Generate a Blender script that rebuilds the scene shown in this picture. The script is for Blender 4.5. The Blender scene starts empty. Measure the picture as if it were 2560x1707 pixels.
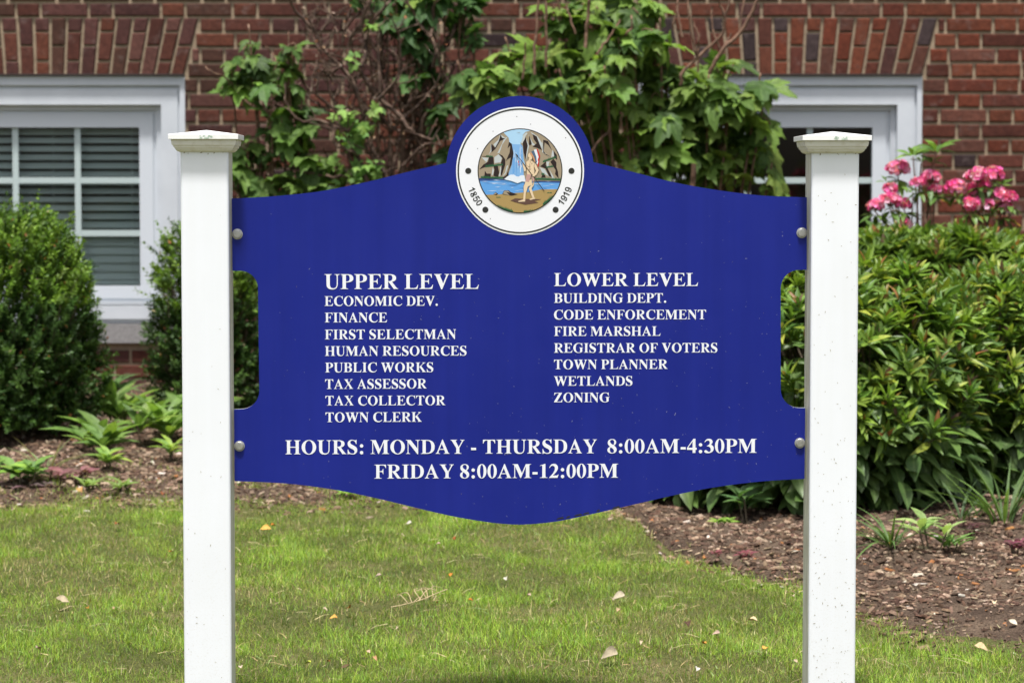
import bpy, math, random
import numpy as np
from mathutils import Vector, Matrix
from mathutils.geometry import tessellate_polygon

S = bpy.context.scene
COL = S.collection
random.seed(7)
RNG = np.random.default_rng(7)

# ------------------------------------------------------------------ camera
PITCH = math.radians(3.3)
FPX, CU, CV = 6400.0, 1280.0, 853.5            # focal length and centre in photo pixels (2560 wide)
cd = bpy.data.cameras.new('camera')
cam = bpy.data.objects.new('camera', cd)
COL.objects.link(cam)
cd.lens, cd.sensor_width = 90.0, 36.0
cd.clip_start, cd.clip_end = 0.05, 3000
cam.location = (0, 0, 0)
cam.rotation_euler = (math.radians(90) - PITCH, 0, 0)
cd.dof.use_dof = True
cd.dof.focus_distance = 5.5
cd.dof.aperture_fstop = 7.0
cd.dof.aperture_blades = 9
S.camera = cam

# ------------------------------------------------------------------ sky and sun (hazy, high, from the front left)
SUN_EL, SUN_ROT = math.radians(74), math.radians(186)
w = bpy.data.worlds.new('World')
S.world = w
w.use_nodes = True
nt = w.node_tree
bg = nt.nodes['Background']
sky = nt.nodes.new('ShaderNodeTexSky')
sky.sky_type = 'NISHITA'
sky.sun_disc = False
sky.sun_elevation = SUN_EL
sky.sun_rotation = SUN_ROT
sky.air_density, sky.dust_density, sky.ozone_density = 1.0, 4.0, 0.6
hs = nt.nodes.new('ShaderNodeHueSaturation')          # haze: a paler sky
hs.inputs['Saturation'].default_value = 0.55
nt.links.new(sky.outputs[0], hs.inputs['Color'])
nt.links.new(hs.outputs[0], bg.inputs[0])
bg.inputs[1].default_value = 0.095
ld = bpy.data.lights.new('sun', 'SUN')
ld.energy = 3.0
ld.angle = math.radians(6)
ld.color = (1.0, 0.98, 0.945)
sun = bpy.data.objects.new('sun', ld)
COL.objects.link(sun)
sdir = Vector((math.sin(SUN_ROT) * math.cos(SUN_EL), math.cos(SUN_ROT) * math.cos(SUN_EL), math.sin(SUN_EL)))
sun.rotation_euler = (-sdir).to_track_quat('-Z', 'Y').to_euler()
sun.location = (-3, -6, 9)
S.view_settings.view_transform = 'Standard'
S.view_settings.look = 'None'
S.view_settings.gamma = 1
S.view_settings.exposure = 1.04

# ------------------------------------------------------------------ helpers
CP, SP = math.cos(PITCH), math.sin(PITCH)

def ray(u, v):
    a, b = (u - CU) / FPX, (CV - v) / FPX
    return np.array([a, CP + SP * b, -SP + CP * b])

def at(u, v, y):
    d = ray(u, v)
    return d * (y / d[1])

def lumps(x, y):
    return (0.010 * np.sin(2.1 * x + 1.3 * y) + 0.008 * np.sin(5.3 * x - 3.1 * y + 1.0)
            + 0.006 * np.sin(7.7 * y + 4.1 * x + 2.0) + 0.004 * np.sin(13.1 * x + 9.0 * y))

def G(x, y):
    x, y = np.asarray(x, float), np.asarray(y, float)
    k = np.clip((y - 3.5) / 2, 0, 1) * np.clip((11.6 - y) / 1, 0, 1)
    return -1.4 + 0.045 * np.clip(y, 0, 11.7) + lumps(x, y) * k

def gp(u, v):
    d = ray(u, v)
    y = 8.0
    for _ in range(25):
        z = float(G(d[0] / d[1] * y, y))
        y = 0.5 * y + 0.5 * (z / (d[2] / d[1]))
    return np.array([d[0] / d[1] * y, y, float(G(d[0] / d[1] * y, y))])

EDGE_PX = [(-60, 1262), (200, 1244), (430, 1250), (600, 1246), (760, 1258), (900, 1248), (1000, 1250), (1250, 1262), (1450, 1268),
           (1536, 1277), (1590, 1300), (1650, 1358), (1720, 1388), (1793, 1414), (1905, 1450), (2000, 1470), (2140, 1518),
           (2266, 1566), (2356, 1585), (2620, 1604)]
_e = np.array([gp(u, v) for u, v in EDGE_PX])
EX = np.concatenate([[-6, -3.2], _e[:, 0], [1.9, 6]])
EY = np.concatenate([[8.4, 8.45], _e[:, 1], [6.3, 6.1]])
def edge_y(x):
    return np.interp(x, EX, EY)

def mulch_z(x, y):
    t = np.clip((y - edge_y(x) + 0.06) / 0.16, 0, 1)
    return G(x, y) - 0.008 + 0.028 * t + 0.006 * np.sin(23 * x + 11 * y) * t + 0.005 * np.sin(31 * y - 17 * x) * t

def lin(r, g, b):
    f = lambda c: (c / 255 / 12.92) if c / 255 <= 0.04045 else ((c / 255 + 0.055) / 1.055) ** 2.4
    return (f(r), f(g), f(b))

def tag(o, label=None, cat=None, group=None, kind=None):
    if label: o['label'] = label
    if cat: o['category'] = cat
    if group: o['group'] = group
    if kind: o['kind'] = kind
    return o

def empty(name, loc=(0, 0, 0), rz=0.0):
    o = bpy.data.objects.new(name, None)
    COL.objects.link(o)
    o.location = loc
    o.rotation_euler = (0, 0, rz)
    o.empty_display_size = 0.1
    return o

def link(name, me, parent=None, loc=None):
    o = bpy.data.objects.new(name, me)
    COL.objects.link(o)
    if parent is not None:
        o.parent = parent
    if loc is not None:
        o.location = loc
    return o

def mesh_np(name, v, f, mats, colour=None, smooth=False, matidx=None):
    """v (n,3), f (m,k) uniform polygons"""
    v = np.asarray(v, np.float32); f = np.asarray(f, np.int32)
    me = bpy.data.meshes.new(name)
    me.vertices.add(len(v)); me.vertices.foreach_set('co', v.ravel())
    k = f.shape[1]
    me.loops.add(f.size); me.loops.foreach_set('vertex_index', f.ravel())
    me.polygons.add(len(f))
    me.polygons.foreach_set('loop_start', np.arange(0, f.size, k, dtype=np.int32))
    me.polygons.foreach_set('loop_total', np.full(len(f), k, np.int32))
    if matidx is not None:
        me.polygons.foreach_set('material_index', np.asarray(matidx, np.int32))
    if smooth:
        me.polygons.foreach_set('use_smooth', np.ones(len(f), bool))
    if colour is not None:
        a = me.attributes.new('col', 'FLOAT_COLOR', 'POINT')
        c = np.asarray(colour, np.float32)
        if c.shape[1] == 3:
            c = np.hstack([c, np.zeros((len(c), 1), np.float32)])
        a.data.foreach_set('color', c.ravel())
    for m in (mats if isinstance(mats, (list, tuple)) else [mats]):
        me.materials.append(m)
    me.update(calc_edges=True)
    me.validate()
    return me

class MB:
    """collects polygons of any size"""
    def __init__(s): s.v, s.f, s.m, s.c = [], [], [], []
    def add(s, vs, fs, m=0, c=(1, 1, 1)):
        n = len(s.v)
        s.v += [tuple(map(float, p)) for p in vs]
        s.c += [c] * len(vs)
        s.f += [tuple(n + i for i in q) for q in fs]
        s.m += [m] * len(fs)
    def box(s, x0, x1, y0, y1, z0, z1, m=0, c=(1, 1, 1)):
        s.add([(x0, y0, z0), (x1, y0, z0), (x1, y1, z0), (x0, y1, z0), (x0, y0, z1), (x1, y0, z1), (x1, y1, z1), (x0, y1, z1)],
              [(0, 3, 2, 1), (4, 5, 6, 7), (0, 1, 5, 4), (1, 2, 6, 5), (2, 3, 7, 6), (3, 0, 4, 7)], m, c)
    def mesh(s, name, mats, smooth=False, colour=False):
        me = bpy.data.meshes.new(name)
        me.from_pydata(s.v, [], s.f)
        for m in (mats if isinstance(mats, (list, tuple)) else [mats]):
            me.materials.append(m)
        me.polygons.foreach_set('material_index', np.array(s.m, np.int32))
        if smooth:
            me.polygons.foreach_set('use_smooth', np.ones(len(s.f), bool))
        if colour:
            a = me.attributes.new('col', 'FLOAT_COLOR', 'POINT')
            a.data.foreach_set('color', np.array([tuple(c[:3]) + (0.0,) for c in s.c], np.float32).ravel())
        me.update()
        return me
    def build(s, name, mats, parent=None, smooth=False, colour=False):
        return link(name, s.mesh(name, mats, smooth, colour), parent)

def tubes(lines, sides=6):
    """lines: list of (points, radii)"""
    V, F, n = [], [], 0
    for pts, rad in lines:
        P = np.asarray(pts, float); R = np.broadcast_to(np.asarray(rad, float), (len(P),))
        T = np.gradient(P, axis=0); T /= np.linalg.norm(T, axis=1)[:, None] + 1e-9
        ref = np.array([0.31, 0.9, 0.2])
        for i in range(len(P)):
            a = np.cross(T[i], ref); a /= np.linalg.norm(a) + 1e-9
            b = np.cross(T[i], a)
            for k in range(sides):
                t = 2 * math.pi * k / sides
                V.append(P[i] + R[i] * (math.cos(t) * a + math.sin(t) * b))
        for i in range(len(P) - 1):
            for k in range(sides):
                k2 = (k + 1) % sides
                F.append((n + i * sides + k, n + i * sides + k2, n + (i + 1) * sides + k2, n + (i + 1) * sides + k))
        n += len(P) * sides
    return np.array(V), np.array(F)

def smooth_line(pts, n=10):
    P = np.asarray(pts, float)
    if len(P) < 3:
        t = np.linspace(0, 1, n)[:, None]
        return P[0] * (1 - t) + P[-1] * t
    Q = np.vstack([2 * P[0] - P[1], P, 2 * P[-1] - P[-2]])
    out = []
    m = max(2, n // (len(P) - 1))
    for i in range(1, len(Q) - 2):
        for t in np.linspace(0, 1, m, endpoint=False):
            p0, p1, p2, p3 = Q[i - 1:i + 3]
            out.append(0.5 * (2 * p1 + (p2 - p0) * t + (2 * p0 - 5 * p1 + 4 * p2 - p3) * t * t + (3 * p1 - p0 - 3 * p2 + p3) * t ** 3))
    out.append(P[-1])
    return np.array(out)

# ------------------------------------------------------------------ materials
def mat(name, rgb=(0.5, 0.5, 0.5), rough=0.5, metal=0.0, spec=0.5):
    m = bpy.data.materials.new(name)
    m.use_nodes = True
    b = m.node_tree.nodes['Principled BSDF']
    b.inputs['Base Color'].default_value = (*rgb, 1)
    b.inputs['Roughness'].default_value = rough
    b.inputs['Metallic'].default_value = metal
    b.inputs['Specular IOR Level'].default_value = spec
    return m

def N(m, t, **kw):
    n = m.node_tree.nodes.new(t)
    for k, v in kw.items():
        setattr(n, k, v)
    return n
def LK(m, a, b): m.node_tree.links.new(a, b)
def BS(m): return m.node_tree.nodes['Principled BSDF']

def coords(m, scale=(1, 1, 1), kind='Object'):
    tc = N(m, 'ShaderNodeTexCoord'); mp = N(m, 'ShaderNodeMapping')
    mp.inputs['Scale'].default_value = scale
    LK(m, tc.outputs[kind], mp.inputs['Vector'])
    return mp.outputs['Vector']

def noise(m, vec, scale, detail=4, rough=0.6):
    n = N(m, 'ShaderNodeTexNoise')
    n.inputs['Scale'].default_value = scale; n.inputs['Detail'].default_value = detail; n.inputs['Roughness'].default_value = rough
    LK(m, vec, n.inputs['Vector'])
    return n.outputs['Fac']

def ramp(m, fac, stops):
    r = N(m, 'ShaderNodeValToRGB')
    e = r.color_ramp.elements
    while len(e) < len(stops): e.new(0.5)
    for k, (p, c) in enumerate(stops):
        e[k].position = p
        e[k].color = (*c, 1) if len(c) == 3 else c
    LK(m, fac, r.inputs['Fac'])
    return r.outputs['Color']

def mix(m, fac, a, b, mode='MIX'):
    n = N(m, 'ShaderNodeMix', data_type='RGBA', blend_type=mode)
    for sock, val in ((n.inputs[0], fac), (n.inputs[6], a), (n.inputs[7], b)):
        if isinstance(val, (int, float)): sock.default_value = val
        elif isinstance(val, tuple): sock.default_value = (*val, 1) if len(val) == 3 else val
        else: LK(m, val, sock)
    return n.outputs[2]

def bump(m, h, strength=0.3, dist=0.01):
    b = N(m, 'ShaderNodeBump')
    b.inputs['Strength'].default_value = strength; b.inputs['Distance'].default_value = dist
    LK(m, h, b.inputs['Height'])
    LK(m, b.outputs['Normal'], BS(m).inputs['Normal'])

def leaf_mat(name, rough=0.45, trans=0.28, spec=0.45, vein=0.0, vein_rgb=(0.28, 0.38, 0.14)):
    m = mat(name, rough=rough, spec=spec)
    at_ = N(m, 'ShaderNodeAttribute', attribute_name='col')
    c = at_.outputs['Color']
    if vein:
        pw = N(m, 'ShaderNodeMath', operation='POWER'); LK(m, at_.outputs['Alpha'], pw.inputs[0]); pw.inputs[1].default_value = 7
        mu = N(m, 'ShaderNodeMath', operation='MULTIPLY'); LK(m, pw.outputs[0], mu.inputs[0]); mu.inputs[1].default_value = vein
        c = mix(m, mu.outputs[0], c, vein_rgb)
    v = coords(m)
    k = noise(m, v, 60, 3)
    c = mix(m, 1.0, c, ramp(m, k, [(0.3, (0.78, 0.78, 0.78)), (0.7, (1.2, 1.2, 1.15))]), 'MULTIPLY')
    LK(m, c, BS(m).inputs['Base Color'])
    tr = N(m, 'ShaderNodeBsdfTranslucent')
    LK(m, mix(m, 1.0, c, (1.5, 1.6, 0.8), 'MULTIPLY'), tr.inputs['Color'])
    ms = N(m, 'ShaderNodeMixShader'); ms.inputs[0].default_value = trans
    LK(m, BS(m).outputs[0], ms.inputs[1]); LK(m, tr.outputs[0], ms.inputs[2])
    out = m.node_tree.nodes['Material Output']
    LK(m, ms.outputs[0], out.inputs['Surface'])
    return m

def attr_mat(name, rough=0.7, spec=0.3, mottling=0.25, scale=40, bumpd=0.0):
    m = mat(name, rough=rough, spec=spec)
    at_ = N(m, 'ShaderNodeAttribute', attribute_name='col')
    k = noise(m, coords(m), scale, 5)
    a, b = 1 - mottling, 1 + mottling
    LK(m, mix(m, 1.0, at_.outputs['Color'], ramp(m, k, [(0.3, (a, a, a)), (0.7, (b, b, b))]), 'MULTIPLY'), BS(m).inputs['Base Color'])
    if bumpd:
        bump(m, k, 0.6, bumpd)
    return m

# white vinyl of the posts
M_VINYL = mat('white_vinyl', (0.82, 0.82, 0.81), 0.42, spec=0.4)
_v = coords(M_VINYL)
LK(M_VINYL, mix(M_VINYL, 1.0, ramp(M_VINYL, noise(M_VINYL, _v, 3.0, 5), [(0.35, (0.85, 0.865, 0.905)), (0.75, (0.805, 0.82, 0.85))]),
   ramp(M_VINYL, noise(M_VINYL, coords(M_VINYL, (1, 1, 0.05)), 55, 4), [(0.3, (0.98, 0.98, 0.97)), (0.7, (1, 1, 1))]), 'MULTIPLY'), BS(M_VINYL).inputs['Base Color'])
# mud splashed up from the lawn: blotchy, only on the lowest part of the posts
_sep = N(M_VINYL, 'ShaderNodeSeparateXYZ'); LK(M_VINYL, coords(M_VINYL), _sep.inputs[0])
_mr = N(M_VINYL, 'ShaderNodeMapRange'); LK(M_VINYL, _sep.outputs['Z'], _mr.inputs['Value'])
_mr.inputs['From Min'].default_value = 0.05; _mr.inputs['From Max'].default_value = 0.62; _mr.inputs['To Min'].default_value = 0.55; _mr.inputs['To Max'].default_value = 0.0
_bl = ramp(M_VINYL, noise(M_VINYL, coords(M_VINYL), 260, 6, .75), [(0.54, (0, 0, 0)), (0.74, (1, 1, 1))])
_mm = N(M_VINYL, 'ShaderNodeMath', operation='MULTIPLY'); LK(M_VINYL, _mr.outputs[0], _mm.inputs[0]); LK(M_VINYL, _bl, _mm.inputs[1])
_old = BS(M_VINYL).inputs['Base Color'].links[0].from_socket
LK(M_VINYL, mix(M_VINYL, _mm.outputs[0], _old, (0.56, 0.50, 0.40)), BS(M_VINYL).inputs['Base Color'])
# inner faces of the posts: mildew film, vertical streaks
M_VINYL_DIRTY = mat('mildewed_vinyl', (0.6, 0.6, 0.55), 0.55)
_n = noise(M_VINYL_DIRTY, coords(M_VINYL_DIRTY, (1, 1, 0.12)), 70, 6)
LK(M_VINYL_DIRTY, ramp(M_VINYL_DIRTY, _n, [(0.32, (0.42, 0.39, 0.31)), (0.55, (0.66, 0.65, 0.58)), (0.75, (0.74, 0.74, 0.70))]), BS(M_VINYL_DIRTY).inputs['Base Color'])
M_CAPSTAIN = mat('cap_plastic', (0.85, 0.84, 0.82), 0.4, spec=0.4)
_n = noise(M_CAPSTAIN, coords(M_CAPSTAIN), 38, 5)
LK(M_CAPSTAIN, ramp(M_CAPSTAIN, _n, [(0.55, (0.85, 0.845, 0.825)), (0.72, (0.80, 0.775, 0.72)), (0.8, (0.6, 0.62, 0.54))]), BS(M_CAPSTAIN).inputs['Base Color'])
M_MOULD = mat('cap_moulding_plastic', (0.8, 0.77, 0.71), 0.45, spec=0.4)
_n = noise(M_MOULD, coords(M_MOULD), 50, 6)
LK(M_MOULD, ramp(M_MOULD, _n, [(0.5, (0.80, 0.765, 0.70)), (0.68, (0.70, 0.65, 0.56)), (0.78, (0.35, 0.33, 0.26))]), BS(M_MOULD).inputs['Base Color'])
M_FLECK = mat('dried_clippings', (0.30, 0.25, 0.15), 0.9)
M_FLECK_PALE = mat('pale_dust_flecks', (0.42, 0.43, 0.45), 0.9)
M_GREEN_STAIN = mat('algae_stain', (0.50, 0.62, 0.50), 0.7)

M_BLUE = mat('blue_sign_sheet', (0.012, 0.018, 0.21), 0.38, spec=0.25)
_n = noise(M_BLUE, coords(M_BLUE), 2.2, 3)
LK(M_BLUE, ramp(M_BLUE, _n, [(0.3, (0.0075, 0.0155, 0.20)), (0.7, (0.0105, 0.019, 0.225))]), BS(M_BLUE).inputs['Base Color'])
_old = BS(M_BLUE).inputs['Base Color'].links[0].from_socket
_st = noise(M_BLUE, coords(M_BLUE, (1, 1, 0.04)), 22, 5)
LK(M_BLUE, mix(M_BLUE, 1.0, _old, ramp(M_BLUE, _st, [(0.3, (0.90, 0.92, 0.93)), (0.7, (1.12, 1.1, 1.06))]), 'MULTIPLY'), BS(M_BLUE).inputs['Base Color'])
LK(M_BLUE, ramp(M_BLUE, noise(M_BLUE, coords(M_BLUE), 14, 5), [(0.3, (0.33,) * 3), (0.7, (0.45,) * 3)]), BS(M_BLUE).inputs['Roughness'])
M_EDGE = mat('cut_sheet_edge', (0.55, 0.57, 0.60), 0.6)
M_LETTER = mat('white_letter_film', (0.80, 0.81, 0.85), 0.4, spec=0.35)
M_DISC = mat('white_seal_film', (0.80, 0.805, 0.84), 0.4, spec=0.35)
M_INK = mat('black_ink_film', (0.02, 0.02, 0.018), 0.45)
M_STEEL = mat('stainless_bolt', (0.55, 0.54, 0.52), 0.38, metal=0.85)
_n = noise(M_STEEL, coords(M_STEEL), 120, 4)
LK(M_STEEL, ramp(M_STEEL, _n, [(0.3, (0.45, 0.44, 0.42)), (0.7, (0.66, 0.65, 0.63))]), BS(M_STEEL).inputs['Base Color'])

# ------------------------------------------------------------------ ground
def sheet_material_lawn():
    m = mat('turf_soil', (0.1, 0.1, 0.05), 0.95, spec=0.1)
    v = coords(m)
    a = ramp(m, noise(m, v, 5, 5), [(0.3, (0.06, 0.068, 0.022)), (0.55, (0.10, 0.10, 0.036)), (0.75, (0.16, 0.135, 0.065))])
    b = ramp(m, noise(m, v, 160, 3), [(0.3, (0.5, 0.5, 0.5)), (0.7, (1.4, 1.4, 1.4))])
    LK(m, mix(m, 1.0, a, b, 'MULTIPLY'), BS(m).inputs['Base Color'])
    bump(m, noise(m, v, 90, 4), 0.6, 0.02)
    return m
M_TURF = sheet_material_lawn()
M_SOIL = mat('mulch_soil', (0.1, 0.06, 0.04), 0.95, spec=0.15)
_v = coords(M_SOIL)
_a = ramp(M_SOIL, noise(M_SOIL, _v, 9, 6), [(0.3, (0.07, 0.047, 0.034)), (0.55, (0.13, 0.09, 0.064)), (0.75, (0.20, 0.145, 0.10))])
_b = ramp(M_SOIL, noise(M_SOIL, _v, 120, 5, 0.7), [(0.32, (0.45, 0.45, 0.45)), (0.68, (1.4, 1.4, 1.4))])
LK(M_SOIL, mix(M_SOIL, 1.0, _a, _b, 'MULTIPLY'), BS(M_SOIL).inputs['Base Color'])
bump(M_SOIL, noise(M_SOIL, _v, 75, 6, 0.7), 0.8, 0.03)

def grid_mesh(X, Y, Z):
    r, c = X.shape
    v = np.stack([X, Y, Z], -1).reshape(-1, 3)
    i = np.arange(r * c).reshape(r, c)
    f = np.stack([i[:-1, :-1], i[:-1, 1:], i[1:, 1:], i[1:, :-1]], -1).reshape(-1, 4)
    return v, f
xs = np.concatenate([[-600, -200, -60, -20, -8], np.linspace(-5, 5, 181), [8, 20, 60, 200, 600]])
ys = np.concatenate([[-600, -200, -60, -20, -6, 0, 2], np.linspace(3, 12, 181), [14, 20, 60, 200, 600]])
X, Y = np.meshgrid(xs, ys)
v, f = grid_mesh(X, Y, G(X, Y))
tag(link('lawn', mesh_np('lawn', v, f, M_TURF, smooth=True)), kind='structure')
xs = np.linspace(-5, 5, 301)
ts = np.concatenate([np.linspace(0, 0.2, 24), np.linspace(0.22, 1, 60)])
X = np.repeat(xs[None], len(ts), 0)
jag = 0.05 * np.sin(xs * 9) + 0.03 * np.sin(xs * 23 + 1) + 0.02 * np.sin(xs * 51)
Y0 = edge_y(xs) + jag * 0.6 - 0.04
Y = Y0[None] + ts[:, None] * (11.62 - Y0)[None]
v, f = grid_mesh(X, Y, mulch_z(X, Y))
tag(link('mulch_bed', mesh_np('mulch_bed', v, f, M_SOIL, smooth=True)), kind='structure')

# ------------------------------------------------------------------ brick building
W = 11.59
PXW = FPX / W
def Xw(u): return (u - CU) / PXW
def Zw(v): return float(at(CU, v, W)[2])
COURSE = 0.0679
Z44 = Zw(44)
ARCH_H = Z44 - Zw(188)
JOINT = 0.0145
M_BRICK = attr_mat('fired_brick', rough=0.85, spec=0.2, mottling=0.28, scale=48, bumpd=0.004)
_c = coords(M_BRICK)                            # lime bloom and broad weathering across the wall
_old = BS(M_BRICK).inputs['Base Color'].links[0].from_socket
_w = mix(M_BRICK, 1.0, _old, ramp(M_BRICK, noise(M_BRICK, _c, 1.7, 5), [(0.3, (0.80, 0.82, 0.84)), (0.7, (1.16, 1.14, 1.12))]), 'MULTIPLY')
_w = mix(M_BRICK, ramp(M_BRICK, noise(M_BRICK, _c, 13, 7, .7), [(0.56, (0, 0, 0)), (0.78, (0.55, 0.55, 0.55))]), _w, (0.21, 0.165, 0.15))
LK(M_BRICK, _w, BS(M_BRICK).inputs['Base Color'])
M_MORTAR = mat('mortar', (0.3, 0.23, 0.17), 0.95, spec=0.1)
_n = noise(M_MORTAR, coords(M_MORTAR), 35, 6)
_sx = N(M_MORTAR, 'ShaderNodeSeparateXYZ'); LK(M_MORTAR, coords(M_MORTAR), _sx.inputs[0])
LK(M_MORTAR, ramp(M_MORTAR, _n, [(0.3, (0.24, 0.18, 0.122)), (0.7, (0.36, 0.278, 0.195))]), BS(M_MORTAR).inputs['Base Color'])
bump(M_MORTAR, _n, 0.5, 0.006)
M_SHADESTRIP = mat('dark_shade_strip', (0.035, 0.025, 0.022), 0.8)
M_TRIM = mat('shaded_white_trim', (0.60, 0.63, 0.68), 0.5)  # white trim with the wall's shade and bluish skylight put into its colour
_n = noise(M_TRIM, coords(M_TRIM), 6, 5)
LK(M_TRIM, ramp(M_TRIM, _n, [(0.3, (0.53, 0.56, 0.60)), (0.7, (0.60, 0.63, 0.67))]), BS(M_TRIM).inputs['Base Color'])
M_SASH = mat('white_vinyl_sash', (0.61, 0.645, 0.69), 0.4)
M_SILL = mat('grey_stone_sill', (0.25, 0.24, 0.24), 0.8)
_n = noise(M_SILL, coords(M_SILL), 90, 5)
LK(M_SILL, ramp(M_SILL, _n, [(0.3, (0.19, 0.18, 0.18)), (0.7, (0.30, 0.29, 0.285))]), BS(M_SILL).inputs['Base Color'])
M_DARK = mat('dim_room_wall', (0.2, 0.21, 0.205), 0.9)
M_DARKB = mat('room_wall_reflection_brown', (0.22, 0.14, 0.11), 0.9)  # brown of the window reflection put into the room wall's colour
M_SLAT = mat('blind_slat', (0.78, 0.82, 0.80), 0.6)
M_MUNTIN = mat('pale_muntin', (0.44, 0.52, 0.51), 0.5)

def glass_mat():
    m = bpy.data.materials.new('window_glass'); m.use_nodes = True
    t = m.node_tree; t.nodes.remove(t.nodes['Principled BSDF'])
    tr = t.nodes.new('ShaderNodeBsdfTransparent'); tr.inputs[0].default_value = (0.88, 0.95, 0.93, 1)
    gl = t.nodes.new('ShaderNodeBsdfGlossy'); gl.inputs['Roughness'].default_value = 0.03
    fr = t.nodes.new('ShaderNodeFresnel'); fr.inputs[0].default_value = 1.5
    ms = t.nodes.new('ShaderNodeMixShader')
    t.links.new(fr.outputs[0], ms.inputs[0]); t.links.new(tr.outputs[0], ms.inputs[1]); t.links.new(gl.outputs[0], ms.inputs[2])
    t.links.new(ms.outputs[0], t.nodes['Material Output'].inputs['Surface'])
    return m
M_GLASS = glass_mat()

house = empty('brick_building', (0, W, Zw(968)))
tag(house, 'red brick building with white framed basement windows and flat brick arches', 'building')
HZ = house.location.z
HOFF = np.array([0, W, HZ])

PAL_L = [lin(98, 58, 48), lin(90, 52, 43), lin(102, 60, 48), lin(94, 60, 55), lin(86, 54, 50), lin(104, 60, 45), lin(104, 68, 60), lin(84, 56, 46)]
PAL_R = [lin(112, 57, 40), lin(104, 54, 41), lin(113, 62, 44), lin(98, 55, 45), lin(92, 50, 39), lin(114, 64, 46), lin(106, 66, 54), lin(94, 60, 50)]
def brick_col(x, arch=False):
    t = min(1, max(0, (x + 0.2) / 1.6))
    a = random.choice(PAL_R if random.random() < t else PAL_L)
    r = random.random()
    if arch and r < (0.09 if x > 0 else 0.02): a = lin(70, 57, 57)
    elif r < 0.012: a = lin(60, 45, 46)
    k = random.uniform(0.56, 0.82)
    return tuple(c * k for c in a)

def brick(mb, q, m, c, proud=0.0):
    """q: four (x,z) corners counter-clockwise seen from the front"""
    cx = sum(p[0] for p in q) / 4; cz = sum(p[1] for p in q) / 4
    j = lambda: random.uniform(-0.0011, 0.0011)
    pr = proud + random.uniform(-0.0015, 0.0015)
    b = 0.0035
    def ins(p):
        dx, dz = p[0] - cx, p[1] - cz
        return (p[0] - math.copysign(b, dx), p[1] - math.copysign(b, dz))
    back = [(p[0], 0.02, p[1]) for p in q]
    rim = [(p[0] + j(), -0.003 - pr, p[1] + j()) for p in q]
    fr = [(ins(p)[0] + j(), -0.0065 - pr, ins(p)[1] + j()) for p in q]
    fs = [(8, 9, 10, 11)]
    for k in range(4):
        k2 = (k + 1) % 4
        fs += [(k, k2, 4 + k2, 4 + k), (4 + k, 4 + k2, 8 + k2, 8 + k)]
    mb.add([(x, y, z - HZ) for x, y, z in back + rim + fr], fs, m, c)

WIN = [dict(c=Xw(112)), dict(c=Xw(1949))]
GH = 0.424
CAS = GH + 0.062 + 0.0435 + 0.111
ZT, ZB = Zw(188.5), Zw(858)
SPL = 37 / PXW
for q in WIN:
    q['x0'], q['x1'] = q['c'] - CAS, q['c'] + CAS

wall = MB()
# mortar body around the two openings
X0, X1, ZLO, ZHI = -6.0, 6.0, -1.25, 5.5
MY0, MY1 = 0.004, 0.3
def slab(x0, x1, z0, z1): wall.box(x0, x1, MY0, MY1, z0 - HZ, z1 - HZ, 0)
slab(X0, X1, ZLO, ZB); slab(X0, X1, ZT, ZHI)
slab(X0, WIN[0]['x0'], ZB, ZT); slab(WIN[0]['x1'], WIN[1]['x0'], ZB, ZT); slab(WIN[1]['x1'], X1, ZB, ZT)
# courses of bricks in flemish bond
STR, HDR = 0.2005, 0.0955
PITCHB = STR + HDR + 2 * JOINT
nlow = int((Z44 - ZLO) / COURSE)
for k in range(-nlow, int((ZHI - Z44) / COURSE)):
    z0, z1 = Z44 + k * COURSE + JOINT / 2, Z44 + (k + 1) * COURSE - JOINT / 2
    zm = (z0 + z1) / 2
    x = X0 - random.uniform(0, 0.02) - (PITCHB / 2 if k % 2 else 0)
    cuts = []
    for q in WIN:
        if ZB < zm < ZT: cuts.append((q['x0'] - 0.001, q['x1'] + 0.001))
        elif ZT <= zm < Z44:
            s = (zm - ZT) / (Z44 - ZT) * SPL
            cuts.append((q['x0'] - s - JOINT * 0.8, q['x1'] + s + JOINT * 0.8))
    n = 0
    while x < X1:
        wd = (STR if n % 2 == 0 else HDR) + random.uniform(-0.003, 0.003)
        segs = [(x, x + wd)]
        for a, b in cuts:
            ns = []
            for s0, s1 in segs:
                if s1 <= a or s0 >= b: ns.append((s0, s1)); continue
                if s0 < a - 0.009: ns.append((s0, a))
                if s1 > b + 0.009: ns.append((b, s1))
            segs = ns
        for s0, s1 in segs:
            if s0 > X1 or s1 < X0: continue
            brick(wall, [(s0, z0), (s1, z0), (s1, z1), (s0, z1)], 1, brick_col((s0 + s1) / 2))
        x += wd + JOINT + random.uniform(-0.0015, 0.0015)
        n += 1
wall.build('wall', [M_MORTAR, M_BRICK], house, colour=True)
body = MB()                                     # the rest of the building behind its front wall
body.box(X0, X1, 1.5, 8, ZLO - HZ, ZHI - HZ, 0)
body.box(X0, X0 + 0.2, MY1 + 0.002, 1.498, ZLO - HZ, ZHI - HZ, 0); body.box(X1 - 0.2, X1, MY1 + 0.002, 1.498, ZLO - HZ, ZHI - HZ, 0)
body.box(X0, X1, -0.25, 8.2, ZHI - HZ + 0.002, ZHI - HZ + 0.25, 0)
body.build('building_body', [M_MORTAR], house)

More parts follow.
